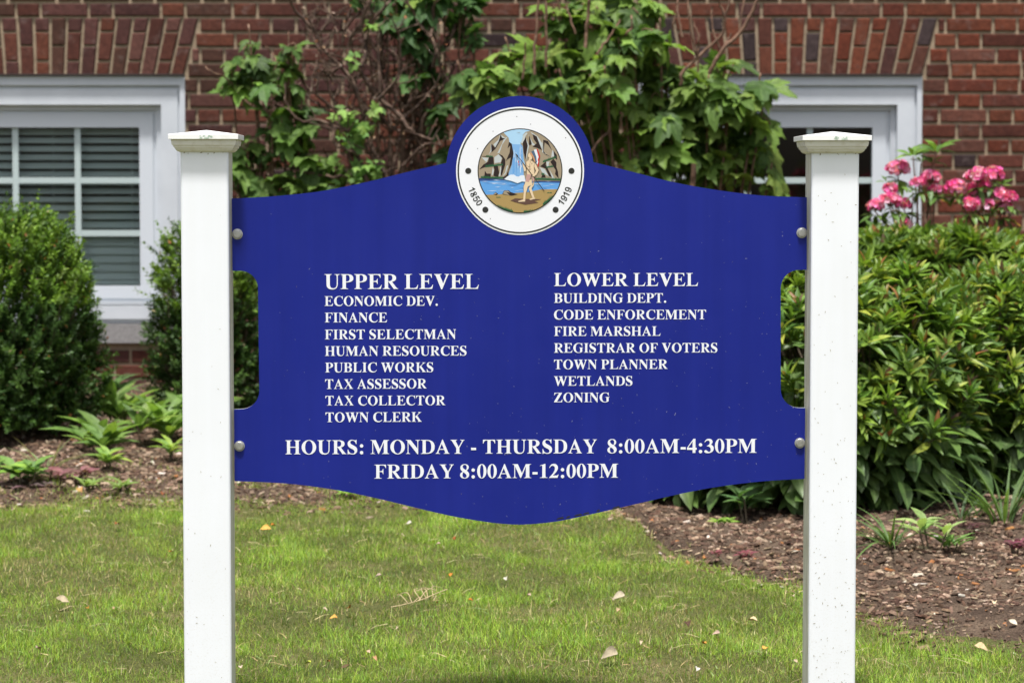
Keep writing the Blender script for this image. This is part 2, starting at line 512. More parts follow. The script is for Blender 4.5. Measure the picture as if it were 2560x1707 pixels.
def arch(q, nv):
    mb = MB()
    g = JOINT / 2
    for i in range(nv):
        def edge(k, t):
            xb = q['x0'] + (q['x1'] - q['x0']) * k / nv
            xt = q['x0'] - SPL + (q['x1'] - q['x0'] + 2 * SPL) * k / nv
            return xb + (xt - xb) * t
        H = Z44 - ZT - JOINT * 0.5
        parts = [(0.0, 0.49), (0.53, 1.0)] if i % 2 == 0 else [(0.0, 0.215), (0.26, 0.735), (0.78, 1.0)]
        for t0, t1 in parts:
            e = random.uniform(-0.01, 0.01)
            if t0 > 0: t0 += e
            if t1 < 1: t1 += e
            za, zb = ZT + 0.002 + H * t0, ZT + 0.002 + H * t1
            brick(mb, [(edge(i, t0) + g, za), (edge(i + 1, t0) - g, za), (edge(i + 1, t1) - g, zb), (edge(i, t1) + g, zb)],
                  0, brick_col(q['c'], True))
    return mb.build('brick_arch', [M_BRICK], house, colour=True)
for q in WIN:
    arch(q, 19)
    mb = MB()                                       # dark strip added as the shadow line, to shade the lip evenly
    mb.box(q['x0'] + .002, q['x1'] - .002, -.0155, .003, ZT - HZ - .0015, ZT - HZ + .0055)
    mb.build('shade_strip', [M_SHADESTRIP], house)

def ring(mb, o, i, yf, yo, yi, m=0):
    """mitred frame: o/i = (x0,x1,z0,z1) outer/inner rectangles, face at yf, outer edge runs back to yo, inner to yi"""
    R = lambda r, y: [(r[0], y, r[2]), (r[1], y, r[2]), (r[1], y, r[3]), (r[0], y, r[3])]
    vs = R(o, yf) + R(i, yf) + R(o, yo) + R(i, yi)
    fs = []
    for k in range(4):
        k2 = (k + 1) % 4
        fs += [(k, k2, 4 + k2, 4 + k), (k2, k, 8 + k, 8 + k2), (4 + k, 4 + k2, 12 + k2, 12 + k)]
    mb.add(vs, fs, m)

def window(q, blinds, room):
    c = q['c']
    win = None
    gt, gb = Zw(318) - HZ, Zw(716) - HZ
    zt, zs = ZT - HZ, Zw(763) - HZ
    g = (c - GH, c + GH, gb, gt)
    s = (c - GH - 0.062, c + GH + 0.062, gb - 0.057, gt + 0.063)
    s2 = (s[0] - 0.018, s[1] + 0.018, s[2] - 0.012, s[3] + 0.014)
    r = (c - GH - 0.1055, c + GH + 0.1055, zs, gt + 0.101)
    mid = (c - CAS + 0.024, c + CAS - 0.024, zs, zt - 0.045)
    lip = (c - CAS + 0.001, c + CAS - 0.001, zs, zt - 0.0045)
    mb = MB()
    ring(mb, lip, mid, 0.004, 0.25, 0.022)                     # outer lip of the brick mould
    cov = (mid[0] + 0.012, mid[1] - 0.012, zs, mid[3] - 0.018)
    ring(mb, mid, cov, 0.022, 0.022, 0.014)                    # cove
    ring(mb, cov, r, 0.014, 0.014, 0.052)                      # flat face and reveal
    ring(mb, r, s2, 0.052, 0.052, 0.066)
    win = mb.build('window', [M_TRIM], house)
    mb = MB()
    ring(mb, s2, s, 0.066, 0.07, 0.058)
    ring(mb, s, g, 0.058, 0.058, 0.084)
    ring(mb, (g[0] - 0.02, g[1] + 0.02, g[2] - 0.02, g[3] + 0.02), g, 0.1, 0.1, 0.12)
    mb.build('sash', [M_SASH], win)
    mb = MB()
    mb.add([(g[0], 0.082, g[2]), (g[1], 0.082, g[2]), (g[1], 0.082, g[3]), (g[0], 0.082, g[3])], [(0, 1, 2, 3)])
    mb.build('pane', [M_GLASS], win)
    mb = MB()
    h = 0.0135
    w3, h3 = 2 * GH / 3, (gt - gb) / 3
    for k in (1, 2):
        mb.box(g[0] + k * w3 - h, g[0] + k * w3 + h, 0.0715, 0.0805, gb + .0005, gt - .0005)
    for k in (1, 2):
        for n in range(3):
            a = g[0] + n * w3 + (h if n else 0); b = g[0] + (n + 1) * w3 - (h if n < 2 else 0)
            mb.box(a + 0.0004, b - 0.0004, 0.072, 0.080, gb + k * h3 - h, gb + k * h3 + h)
    mb.build('muntin_grid', [M_MUNTIN], win)
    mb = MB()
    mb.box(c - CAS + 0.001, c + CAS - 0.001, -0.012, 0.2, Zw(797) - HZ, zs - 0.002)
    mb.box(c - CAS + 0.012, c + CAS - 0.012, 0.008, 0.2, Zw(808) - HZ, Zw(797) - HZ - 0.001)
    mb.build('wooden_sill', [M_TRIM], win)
    mb = MB()
    mb.box(c - CAS + 0.001, c + CAS - 0.001, -0.03, 0.22, ZB - HZ + 0.003, Zw(808) - HZ - 0.003)
    mb.build('stone_sill', [M_SILL], win)
    mb = MB()
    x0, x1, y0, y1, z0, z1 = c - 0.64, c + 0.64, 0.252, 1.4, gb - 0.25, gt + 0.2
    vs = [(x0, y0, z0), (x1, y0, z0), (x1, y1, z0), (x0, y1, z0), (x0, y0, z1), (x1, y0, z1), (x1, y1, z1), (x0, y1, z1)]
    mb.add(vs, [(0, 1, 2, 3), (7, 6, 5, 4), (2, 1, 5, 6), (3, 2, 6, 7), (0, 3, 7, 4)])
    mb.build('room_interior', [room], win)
    if blinds:
        mb = MB()
        z = gt + 0.02
        while z > gb + 0.03:
            a = math.radians(30 + 24 * max(0, min(1, (gt - z - .42) / .12)) + random.uniform(-4, 4)); d = 0.024
            dz, dy = d * math.sin(a), d * math.cos(a)
            y = 0.15
            mb.add([(g[0] - .02, y - dy, z - dz), (g[1] + .02, y - dy, z - dz), (g[1] + .02, y + dy, z + dz), (g[0] - .02, y + dy, z + dz),
                    (g[0] - .02, y - dy, z - dz + .002), (g[1] + .02, y - dy, z - dz + .002), (g[1] + .02, y + dy, z + dz + .002), (g[0] - .02, y + dy, z + dz + .002)],
                   [(0, 3, 2, 1), (4, 5, 6, 7), (0, 1, 5, 4), (2, 3, 7, 6), (1, 2, 6, 5), (3, 0, 4, 7)])
            z -= 0.0385
        mb.box(g[0] - .02, g[1] + .02, 0.137, 0.183, gb + 0.002, gb + 0.022)
        for xx in (g[0] + 0.12, c + 0.02, g[1] - 0.045):
            mb.box(xx, xx + 0.002, 0.121, 0.123, gb + .01, gt)
        mb.build('blind', [M_SLAT], win)
    return win
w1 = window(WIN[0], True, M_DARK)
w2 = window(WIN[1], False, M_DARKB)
w1['label'] = 'window with half open slatted blind'
w2['label'] = 'window without a blind'

# ------------------------------------------------------------------ sign
TH = 0.020
D = 5.495
U0 = 1298.0
O0 = ray(U0, 853.5); O0 = O0 * (D / O0[1])
SX, SY = np.array([math.cos(TH), math.sin(TH), 0]), np.array([-math.sin(TH), math.cos(TH), 0])
base_z = float(G(O0[0], O0[1]))
ORG = np.array([O0[0], O0[1], base_z])
sign = empty('information_sign', ORG, TH)
tag(sign, 'blue town office directory sign with round seal bolted between two white capped posts', 'sign')

def loc(u, v, dy=0.0):
    d = ray(u, v)
    t = (ORG @ SY + dy) / (d @ SY)
    p = d * t - ORG
    return (float(p @ SX), float(p[2]))

def cubic(p0, p1, p2, p3, n):
    return [tuple((1 - t) ** 3 * a + 3 * (1 - t) ** 2 * t * b + 3 * (1 - t) * t * t * c + t ** 3 * d for a, b, c, d in zip(p0, p1, p2, p3))
            for t in [(k + 1) / n for k in range(n)]]

def path(s, n=7):
    t = s.split(); i = 0; out = []; cur = []
    F = lambda k: [float(x) for x in t[i + 1:i + 1 + k]]
    def C(a, b, c, d, e, f): cur.extend(cubic(cur[-1], (a, b), (c, d), (e, f), n))
    while i < len(t):
        o = t[i]
        if o == 'M':
            if cur: out.append(cur)
            cur = [tuple(F(2))]; i += 3
        elif o == 'L': cur.append(tuple(F(2))); i += 3
        elif o == 'C': C(*F(6)); i += 7
        elif o == 'E':
            if cur: out.append(cur); cur = []
            cx, cy, rx, ry = F(4)
            out.append([(cx + rx * math.cos(k * math.pi / 14), cy + ry * math.sin(k * math.pi / 14)) for k in range(28)]); i += 5
        elif o in ('fr', 'hr', 'hl', 'fl'):
            b, s_ = F(2); g = 22 if o[1] == 'r' else -22
            if o == 'fr': cur += [(s_, 0), (s_, 18)]; C(b + g, 22, b, 40, b, 95)
            elif o == 'hr': cur.append((b, 581)); C(b, 636, b + g, 654, s_, 658); cur.append((s_, 676))
            elif o == 'hl': cur += [(s_, 676), (s_, 658)]; C(b + g, 654, b, 636, b, 581)
            else: cur.append((b, 95)); C(b, 40, b + g, 22, s_, 18); cur.append((s_, 0))
            i += 3
        else: i += 1
    if cur: out.append(cur)
    return out

GL = {  # upright bold serif capitals and figures: (advance, outlines)
 ' ': (250, ''), '.': (250, 'E 125 66 83 83'), ':': (333, 'E 166 66 83 83 E 166 395 83 83'), '-': (333, 'M 44 171 L 287 171 L 287 287 L 44 287'),
 'A': (722, 'M 9 0 L 230 0 L 230 18 C 175 22 152 38 152 70 C 152 85 155 98 162 115 L 195 195 L 430 195 L 465 110 C 472 92 476 78 476 64 C 476 30 450 20 398 18 L 398 0 L 689 0 L 689 18 C 650 22 632 40 605 105 L 365 690 L 340 690 L 115 145 C 75 45 55 24 9 18 M 212 235 L 413 235 L 312 480'),
 'B': (667, 'M 16 0 L 330 0 C 520 0 625 70 625 190 C 625 280 570 335 460 352 C 555 375 600 425 600 505 C 600 615 510 676 340 676 hl 105 16 fl 105 16 M 257 70 L 257 330 C 400 330 462 285 462 190 C 462 80 410 36 310 36 C 268 36 257 45 257 70 M 257 368 L 257 605 C 257 632 268 640 300 640 C 395 640 437 595 437 508 C 437 410 395 368 257 368'),
 'C': (722, 'M 687 135 C 620 25 530 -19 410 -19 C 190 -19 49 125 49 335 C 49 545 200 691 430 691 C 520 691 560 658 608 658 C 626 658 640 668 648 691 L 672 691 L 680 455 L 655 455 C 625 590 550 655 440 655 C 300 655 222 540 222 345 C 222 150 310 45 460 45 C 540 45 600 80 666 160'),
 'D': (722, 'M 14 0 L 320 0 C 560 0 690 130 690 338 C 690 545 560 676 320 676 hl 105 14 fl 105 14 M 257 80 L 257 600 C 257 632 272 638 305 638 C 460 638 525 545 525 338 C 525 130 460 38 305 38 C 270 38 257 45 257 80'),
 'E': (667, 'M 16 0 L 600 0 L 641 190 L 618 190 C 585 85 520 38 410 38 L 335 38 C 285 38 262 45 262 80 L 262 325 L 330 325 C 400 325 425 300 436 222 L 456 222 L 456 470 L 436 470 C 425 395 400 365 330 365 L 262 365 L 262 600 C 262 632 275 640 310 640 L 400 640 C 500 640 545 605 565 505 L 588 505 L 584 676 hl 110 16 fl 110 16'),
 'F': (611, 'M 16 0 fr 262 375 L 262 322 L 325 322 C 395 322 420 297 431 220 L 452 220 L 452 468 L 431 468 C 420 392 395 362 325 362 L 262 362 L 262 600 C 262 632 275 640 310 640 L 390 640 C 490 640 535 605 560 505 L 583 505 L 580 676 hl 110 16 fl 110 16'),
 'G': (778, 'M 755 370 L 755 352 C 700 345 685 330 685 270 L 685 60 C 600 10 510 -19 420 -19 C 190 -19 37 125 37 335 C 37 545 195 691 425 691 C 520 691 570 658 615 658 C 635 658 650 668 658 691 L 681 691 L 689 455 L 664 455 C 630 590 555 655 440 655 C 295 655 210 540 210 340 C 210 130 285 18 430 18 C 490 18 533 40 533 75 L 533 270 C 533 330 515 347 445 352 L 445 370'),
 'H': (778, 'M 21 0 fr 256 338 L 256 318 L 524 318 fl 524 442 fr 676 759 hr 676 759 hl 524 442 L 524 362 L 256 362 hr 256 338 hl 104 21 fl 104 21'),
 'I': (389, 'M 20 0 fr 272 370 hr 272 370 hl 120 20 fl 120 20'),
 'K': (778, 'M 20 0 fr 262 352 L 262 295 L 310 343 L 500 85 C 512 68 520 52 520 42 C 520 25 505 20 460 18 L 460 0 L 768 0 L 768 18 C 720 24 700 40 665 90 L 425 430 L 560 560 C 625 622 655 645 725 658 L 725 676 L 475 676 L 475 658 C 530 655 545 648 545 625 C 545 605 530 585 495 552 L 262 335 hr 262 352 hl 110 20 fl 110 20'),
 'L': (667, 'M 19 0 L 600 0 L 638 190 L 616 190 C 585 80 530 36 420 36 L 330 36 C 285 36 262 45 262 80 hr 262 370 hl 110 19 fl 110 19'),
 'M': (944, 'M 14 0 L 235 0 L 235 18 C 165 24 145 42 145 120 L 145 560 L 395 0 L 425 0 L 665 560 L 665 110 C 665 40 645 24 575 18 L 575 0 L 921 0 L 921 18 C 850 24 832 40 832 100 L 832 575 C 832 636 850 652 921 658 L 921 676 L 660 676 L 472 235 L 275 676 L 14 676 L 14 658 C 85 652 104 636 104 565 L 104 120 C 104 42 85 24 14 18'),
 'N': (722, 'M 16 0 L 225 0 L 225 18 C 155 24 138 42 138 130 L 138 540 L 570 -18 L 610 -18 L 610 550 C 610 632 632 652 701 658 L 701 676 L 480 676 L 480 658 C 550 652 572 632 572 550 L 572 255 L 245 676 L 16 676 L 16 658 C 60 655 80 645 100 615 L 100 130 C 100 42 80 24 16 18'),
 'O': (778, 'E 389 336 354 355 E 389 336 185 322'),
 'P': (611, 'M 16 0 fr 257 360 L 257 300 C 470 300 590 355 590 488 C 590 610 500 676 310 676 hl 105 16 fl 105 16 M 257 338 L 257 605 C 257 632 268 640 300 640 C 390 640 427 590 427 488 C 427 385 385 338 257 338'),
 'R': (722, 'M 20 0 fr 262 355 L 262 320 L 285 320 L 515 0 L 715 0 L 715 18 C 675 22 655 35 625 75 L 437 328 C 560 350 620 405 620 495 C 620 610 520 676 330 676 hl 110 20 fl 110 20 M 262 355 L 262 605 C 262 632 273 640 305 640 C 410 640 457 595 457 497 C 457 395 400 355 262 355'),
 'S': (556, 'M 475 480 L 452 480 C 425 595 365 655 280 655 C 215 655 175 620 175 565 C 175 515 205 485 300 435 C 450 360 514 300 514 190 C 514 65 425 -19 295 -19 C 220 -19 175 8 125 8 C 100 8 85 0 75 -18 L 48 -18 L 48 220 L 73 220 C 105 85 180 20 275 20 C 345 20 385 58 385 115 C 385 165 350 200 250 250 C 105 320 45 395 45 495 C 45 610 130 691 255 691 C 325 691 375 662 415 662 C 435 662 448 672 455 691 L 478 691'),
 'T': (667, 'M 155 0 fr 409 512 L 409 638 L 450 638 C 540 638 585 590 607 490 L 631 490 L 626 676 L 41 676 L 36 490 L 60 490 C 82 590 127 638 217 638 L 258 638 fl 258 155'),
 'U': (722, 'M 16 676 L 16 658 C 85 652 105 636 105 570 L 105 235 C 105 60 195 -19 365 -19 C 530 -19 612 65 612 245 L 612 550 C 612 630 640 652 701 658 L 701 676 L 465 676 L 465 658 C 540 652 566 630 566 550 L 566 240 C 566 95 510 35 410 35 C 310 35 257 95 257 230 L 257 570 C 257 636 275 652 345 658 L 345 676'),
 'V': (722, 'M 340 -18 L 385 -18 L 620 560 C 650 635 665 652 701 658 L 701 676 L 484 676 L 484 658 C 545 655 562 640 562 610 C 562 595 558 580 550 560 L 430 250 L 300 560 C 292 580 288 596 288 610 C 288 645 305 655 362 658 L 362 676 L 16 676 L 16 658 C 60 652 80 630 115 550'),
 'W': (1000, 'M 290 -15 L 333 -15 L 500 395 L 660 -15 L 703 -15 L 890 540 C 920 630 940 652 981 658 L 981 676 L 763 676 L 763 658 C 820 655 838 640 838 608 C 838 590 832 565 824 540 L 735 250 L 622 545 C 612 575 608 592 608 606 C 608 645 630 655 680 658 L 680 676 L 352 676 L 352 658 C 400 655 425 635 450 570 L 470 520 L 368 245 L 262 545 C 252 575 248 592 248 606 C 248 645 268 655 320 658 L 320 676 L 19 676 L 19 658 C 60 650 80 630 108 550'),
 'X': (722, 'M 16 0 L 245 0 L 245 18 C 195 20 175 32 175 58 C 175 75 188 98 210 130 L 320 290 L 420 135 C 445 97 455 75 455 58 C 455 30 435 20 383 18 L 383 0 L 699 0 L 699 18 C 655 22 635 38 600 92 L 410 390 L 545 575 C 590 635 615 650 668 658 L 668 676 L 455 676 L 455 658 C 505 655 528 645 528 620 C 528 602 518 582 500 556 L 388 425 L 305 560 C 288 588 280 605 280 618 C 280 645 300 655 350 658 L 350 676 L 24 676 L 24 658 C 70 652 90 635 120 590 L 296 325 L 160 120 C 110 45 80 25 16 18'),
 'Y': (722, 'M 207 0 fr 447 545 L 447 285 L 600 560 C 635 625 655 650 699 658 L 699 676 L 485 676 L 485 658 C 545 655 560 645 560 615 C 560 598 552 580 540 556 L 415 330 L 290 560 C 276 588 270 602 270 617 C 270 645 285 655 340 658 L 340 676 L 15 676 L 15 658 C 60 652 80 630 110 580 L 295 275 fl 295 207'),
 'Z': (667, 'M 28 0 L 610 0 L 635 200 L 610 200 C 575 85 520 38 400 38 L 238 38 L 604 655 L 604 676 L 60 676 L 48 490 L 72 490 C 95 595 145 638 250 638 L 395 638 L 28 20'),
 '0': (500, 'E 250 336 226 352 E 250 336 88 325'),
 '1': (500, 'M 65 0 L 442 0 L 442 18 C 362 20 335 40 335 110 L 335 688 L 318 688 L 65 600 L 65 580 C 170 615 183 600 183 540 L 183 110 C 183 40 155 20 65 18'),
 '2': (500, 'M 17 0 L 425 0 L 478 170 L 455 170 C 430 125 410 115 365 115 L 195 115 C 260 185 445 330 445 485 C 445 605 360 688 245 688 C 140 688 60 620 22 490 L 45 485 C 80 555 120 590 180 590 C 250 590 295 545 295 465 C 295 320 190 190 17 20'),
 '3': (500, 'M 25 520 C 70 640 140 688 235 688 C 340 688 410 628 410 540 C 410 485 385 445 325 405 C 420 370 470 305 470 215 C 470 70 350 -14 175 -14 C 75 -14 15 20 15 70 C 15 110 45 138 85 138 C 150 138 175 45 240 45 C 295 45 325 90 325 155 C 325 260 250 320 135 325 L 130 345 C 230 370 275 425 275 500 C 275 565 235 605 175 605 C 125 605 85 575 48 510'),
 '4': (500, 'M 285 0 L 422 0 L 422 150 L 480 150 L 480 255 L 422 255 L 422 688 L 325 688 L 18 250 L 18 150 L 285 150 M 70 255 L 285 255 L 285 560'),
 '8': (500, 'M 250 -14 C 385 -14 472 60 472 170 C 472 260 425 310 340 375 C 415 420 450 465 450 530 C 450 625 370 688 255 688 C 130 688 45 615 45 510 C 45 430 80 380 160 315 C 70 270 28 225 28 150 C 28 50 115 -14 250 -14 M 190 290 C 290 225 345 175 345 105 C 345 50 310 18 258 18 C 190 18 145 70 145 155 C 145 215 160 250 190 290 M 310 398 C 345 430 355 475 355 530 C 355 610 320 655 255 655 C 195 655 155 615 155 562 C 155 500 210 455 310 398'),
}
GP = {k: path(v[1]) for k, v in GL.items()}

def fill(mb, contours, y, m=0):
    """flat polygon with holes in the local x,z plane at depth y, facing -y"""
    polys = [[Vector((p[0], p[1], 0)) for p in c] for c in contours]
    flat = [p for c in polys for p in c]
    tris = tessellate_polygon(polys)
    fs = []
    for a, b, c in tris:
        pa, pb, pc = flat[a], flat[b], flat[c]
        cr = (pb.x - pa.x) * (pc.y - pa.y) - (pb.y - pa.y) * (pc.x - pa.x)
        if abs(cr) < 1e-12: continue
        fs.append((a, b, c) if cr > 0 else (a, c, b))
    mb.add([(p.x, y, p.y) for p in flat], fs, m)

PT = 0.006                                      # sheet thickness, its face lies at local y = -0.003
YF = -PT / 2
# --- posts
M_POSTS = [M_VINYL, M_VINYL_DIRTY, M_FLECK, M_GREEN_STAIN]
PD = 0.1016
def post(uL, uR, inner, v_top, n_fleck):
    xl, xr = loc(uL, 800, -PD / 2)[0], loc(uR, 800, -PD / 2)[0]
    cx = (xl + xr) / 2; h = PD / 2; r = 0.006
    zt = loc((uL + uR) / 2, v_top, -PD / 2)[1]
    mb = MB()
    prof = []
    for sx, sy, a0 in ((1, -1, -90), (1, 1, 0), (-1, 1, 90), (-1, -1, 180)):
        for k in range(5):
            a = math.radians(a0 + k * 22.5)
            prof.append((cx + sx * (h - r) + r * math.cos(a), sy * (h - r) + r * math.sin(a)))
    n = len(prof)
    zs_ = [-0.30, 0.0, zt * 0.33, zt * 0.66, zt]
    vs = [(x, y, z) for z in zs_ for x, y in prof]
    fs, ms = [], []
    for j in range(len(zs_) - 1):
        for k in range(n):
            k2 = (k + 1) % n
            fs.append((j * n + k, j * n + k2, (j + 1) * n + k2, (j + 1) * n + k))
            mid = (prof[k][0] + prof[k2][0]) / 2 - cx
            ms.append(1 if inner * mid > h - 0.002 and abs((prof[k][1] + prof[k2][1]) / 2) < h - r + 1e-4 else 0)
    fs.append(tuple(range((len(zs_) - 1) * n, len(zs_) * n))); ms.append(0)
    for q, m in zip(fs, ms): pass
    b = len(mb.v); mb.v += vs; mb.c += [(1, 1, 1)] * len(vs); mb.f += fs; mb.m += ms
    # clippings and mud specks thrown up by mowing, thicker towards the ground
    for k in range(n_fleck):
        t = random.random() ** 3.6
        z = 0.02 + t * (zt - 0.05)
        x = cx + random.uniform(-h + .007, h - .007)
        L, wd, a = random.uniform(0.0008, 0.0036), random.uniform(0.0004, 0.0009), random.uniform(0, math.pi)
        if random.random() < 0.25: L, wd = random.uniform(.0007, .0016), random.uniform(.0007, .0013)
        ca, sa = math.cos(a), math.sin(a)
        y = -h - 0.0006
        pts = [(-L, 0), (0, -wd), (L, 0.3 * wd), (0.1 * L, wd)]
        mb.add([(x + p * ca - q * sa, y, z + p * sa + q * ca) for p, q in pts], [(0, 1, 2, 3)], 2)
    return mb.build('post', M_POSTS, sign), cx, zt, h

def cap(p, cx, zt, h, stain_x):
    mb = MB()
    sq = lambda r, z: [(cx - r, -r, z), (cx + r, -r, z), (cx + r, r, z), (cx - r, r, z)]
    rings = [(h + .0005, zt - .0005), (h + .005, zt + .001), (h + .009, zt + .0045), (h + .0105, zt + .0085), (h + .0125, zt + .0087), (h + .0135, zt + .0135), (h + .0155, zt + .0138),
             (h + .016, zt + .0155), (h + .0175, zt + .0225), (h + .0165, zt + .0260)]
    vs, fs = [], []
    for r, z in rings: vs += sq(r, z)
    for j in range(len(rings) - 1):
        for k in range(4):
            k2 = (k + 1) % 4
            fs.append((4 * j + k, 4 * j + k2, 4 * j + 4 + k2, 4 * j + 4 + k))
    mb.add(vs, fs, 0)
    rings = [(h + .014, zt + .0262), (h + .0225, zt + .0262), (h + .0228, zt + .0268), (h + .0228, zt + .0362), (h + .0222, zt + .0368)]
    vs, fs = [], []
    for r, z in rings: vs += sq(r, z)
    for j in range(len(rings) - 1):
        for k in range(4):
            k2 = (k + 1) % 4
            fs.append((4 * j + k, 4 * j + k2, 4 * j + 4 + k2, 4 * j + 4 + k))
    a = 4 * (len(rings) - 1)
    vs.append((cx, 0, zt + .0470)); e = len(vs) - 1
    fs += [(a, a + 1, e), (a + 1, a + 2, e), (a + 2, a + 3, e), (a + 3, a, e)]
    mb.add(vs, fs, 1)
    for k in range(16):                          # green algae smudge on the lip
        x = cx + stain_x + random.uniform(-.013, .013); z = zt + .0315 + random.uniform(-.0035, .0035)
        ww, hh = random.uniform(.0008, .0035), random.uniform(.0006, .0018)
        mb.add([(x - ww, -h - .0232, z - hh), (x + ww, -h - .0232, z - hh * .6), (x + ww * .8, -h - .0232, z + hh), (x - ww * .7, -h - .0232, z + hh)], [(0, 1, 2, 3)], 2)
    for k in range(9):                           # cocoons and grime under the moulding
        x = cx + random.uniform(-h, h); z = zt - random.uniform(.0005, .004)
        ww = random.uniform(.0005, .0022)
        mb.add([(x - ww, -h - .0008, z - ww), (x + ww, -h - .0008, z - ww * .5), (x + ww * .6, -h - .0008, z + ww)], [(0, 1, 2)], 3)
    mb.build('post_cap', [M_MOULD, M_CAPSTAIN, M_GREEN_STAIN, M_FLECK], p)
pL, cxL, ztL, hL = post(453.8, 573.3, 1, 380, 55)
cap(pL, cxL, ztL, hL, 0.006)
pR, cxR, ztR, hR = post(2026.3, 2146.0, -1, 383, 250)
cap(pR, cxR, ztR, hR, 0.008)

# --- blue panel
top = [(579.2, 496.7), (671, 491.8), (769.6, 482.6), (831, 473), (925, 453.3), (1016, 430.8), (1115.8, 407.6)]
topr = [(1484.2, 405.6), (1580, 429.7), (1659, 450), (1733, 465.5), (1822.7, 479.5), (1912, 489.6), (2017.2, 493.5)]
bot = [(2011.3, 1196.3), (1943, 1199.9), (1877, 1205.5), (1777.5, 1218.8), (1678, 1238.7), (1578.5, 1262), (1479, 1284.5), (1396, 1302), (1329.8, 1309.4), (1285, 1310.4),
       (1223, 1305), (1140, 1291.4), (1057.5, 1272.9), (974.6, 1252.6), (891.7, 1234), (825, 1221.5), (742, 1210.5), (659.5, 1204.6), (586.5, 1202.2)]
def dense(px, n=40):
    P = np.array(px, float)
    return [tuple(p) for p in smooth_line(P, n)]
arc = [(1299.8 + 184.6 * math.cos(a), 424.8 - 184.6 * math.sin(a)) for a in np.linspace(math.radians(174.7), math.radians(6.0), 40)]
def corner(cx, cy, r, a0, a1, n=10):
    return [(cx + r * math.cos(a), cy - r * math.sin(a)) for a in np.linspace(math.radians(a0), math.radians(a1), n)]
rc = [(2017.0, 674.6)] + corner(1998, 721, 46.4, 90, 180) + corner(1998, 973, 46.2, 180, 270) + [(2013.3, 1019.2)]
lc = [(584.9, 1023)] + corner(603, 977, 45.2, 270, 360) + corner(601, 721, 44, 0, 90) + [(581, 677)]
outline = dense(top) + arc + dense(topr) + rc + dense(bot, 60) + lc
out_l = [loc(u, v, YF) for u, v in outline][::-1]
clean = [out_l[0]]
for p in out_l[1:]:
    if math.hypot(p[0] - clean[-1][0], p[1] - clean[-1][1]) > 5e-4: clean.append(p)
out_l = clean
mb = MB()
fill(mb, [out_l], YF, 0)
n = len(out_l)
bk = MB(); fill(bk, [out_l], PT / 2, 0)
mb.add(bk.v, [tuple(reversed(q)) for q in bk.f], 0)
mb.add([(x, YF, z) for x, z in out_l] + [(x, PT / 2, z) for x, z in out_l], [(k, n + k, n + (k + 1) % n, (k + 1) % n) for k in range(n)], 1)
def inside(x, z):
    c = False
    for k in range(n):
        (xa, za), (xb, zb) = out_l[k], out_l[k - 1]
        if (za > z) != (zb > z) and x < (xb - xa) * (z - za) / (zb - za) + xa: c = not c
    return c
k = 0
while k < 300:                                    # dust and mower clippings stuck to the face, denser low and right
    u, v = random.uniform(590, 2005), 420 + 890 * random.random() ** 0.6
    if random.random() > 0.35 + 0.65 * (u - 590) / 1400: continue
    x, z = loc(u, v, YF)
    if not inside(x, z) or math.hypot(u - 1300, v - 427) < 190: continue
    L, wd, a = random.uniform(0.0004, 0.0026) * random.random() + .0004, random.uniform(0.0002, 0.00045), random.uniform(0, math.pi)
    ca, sa = math.cos(a), math.sin(a)
    pts = [(-L, 0), (0, -wd), (L, wd * .5), (0, wd)]
    mb.add([(x + p * ca - q * sa, YF - .0003, z + p * sa + q * ca) for p, q in pts], [(0, 1, 2, 3)], 2 if random.random() < .8 else 3)
    k += 1
for u, v in ((1400, 1289), (1420, 1286), (1445, 1281), (1465, 1277), (1495, 1270), (1540, 1262)):   # chipped lower edge
    x, z = loc(u, v + 8, YF)
    w_ = random.uniform(.004, .010)
    mb.add([(x - w_, YF - .0004, z - .001), (x + w_, YF - .0004, z + .002), (x + w_ * .7, YF - .0004, z + .0052), (x - w_ * .5, YF - .0004, z + .0025)], [(0, 1, 2, 3)], 4)
panel = mb.build('panel', [M_BLUE, M_EDGE, M_FLECK_PALE, M_FLECK, M_INK], sign)

# --- lettering
LINES = [('UPPER LEVEL', 811.3, 722.6, 1196.8, 722.0, 37.0), ('ECONOMIC DEV.', 811.3, 764.6, 1094.5, 764.0, 24.0), ('FINANCE', 811.7, 805.7, 967.8, 805.4, 24.0),
 ('FIRST SELECTMAN', 811.9, 848.0, 1140.5, 847.0, 24.0), ('HUMAN RESOURCES', 812.3, 889.3, 1166.3, 888.4, 24.0), ('PUBLIC WORKS', 812.9, 930.4, 1083.2, 929.6, 24.0),
 ('TAX ASSESSOR', 812.9, 971.9, 1066.9, 970.5, 24.0), ('TAX COLLECTOR', 813.6, 1013.1, 1113.5, 1012.2, 24.0), ('TOWN CLERK', 813.8, 1054.6, 1054.8, 1053.6, 24.0),
 ('LOWER LEVEL', 1384.9, 715.1, 1745.1, 714.9, 32.3), ('BUILDING DEPT.', 1384.9, 757.0, 1665.5, 756.4, 23.6), ('CODE ENFORCEMENT', 1384.9, 798.4, 1765.1, 797.8, 23.6),
 ('FIRE MARSHAL', 1384.9, 839.6, 1651.2, 839.2, 23.6), ('REGISTRAR OF VOTERS', 1384.9, 881.4, 1793.3, 880.6, 23.6), ('TOWN PLANNER', 1384.9, 922.5, 1669.2, 921.8, 23.6),
 ('WETLANDS', 1384.9, 963.8, 1581.0, 963.4, 23.6), ('ZONING', 1384.9, 1005.0, 1523.9, 1004.7, 23.6),
 ('HOURS: MONDAY - THURSDAY', 713.3, 1134.9, 1492.4, 1132.4, 34.9), ('8:00AM-4:30PM', 1518.4, 1132.2, 1891.6, 1131.1, 34.9), ('FRIDAY 8:00AM-12:00PM', 935.9, 1195.6, 1545.2, 1193.2, 34.9)]
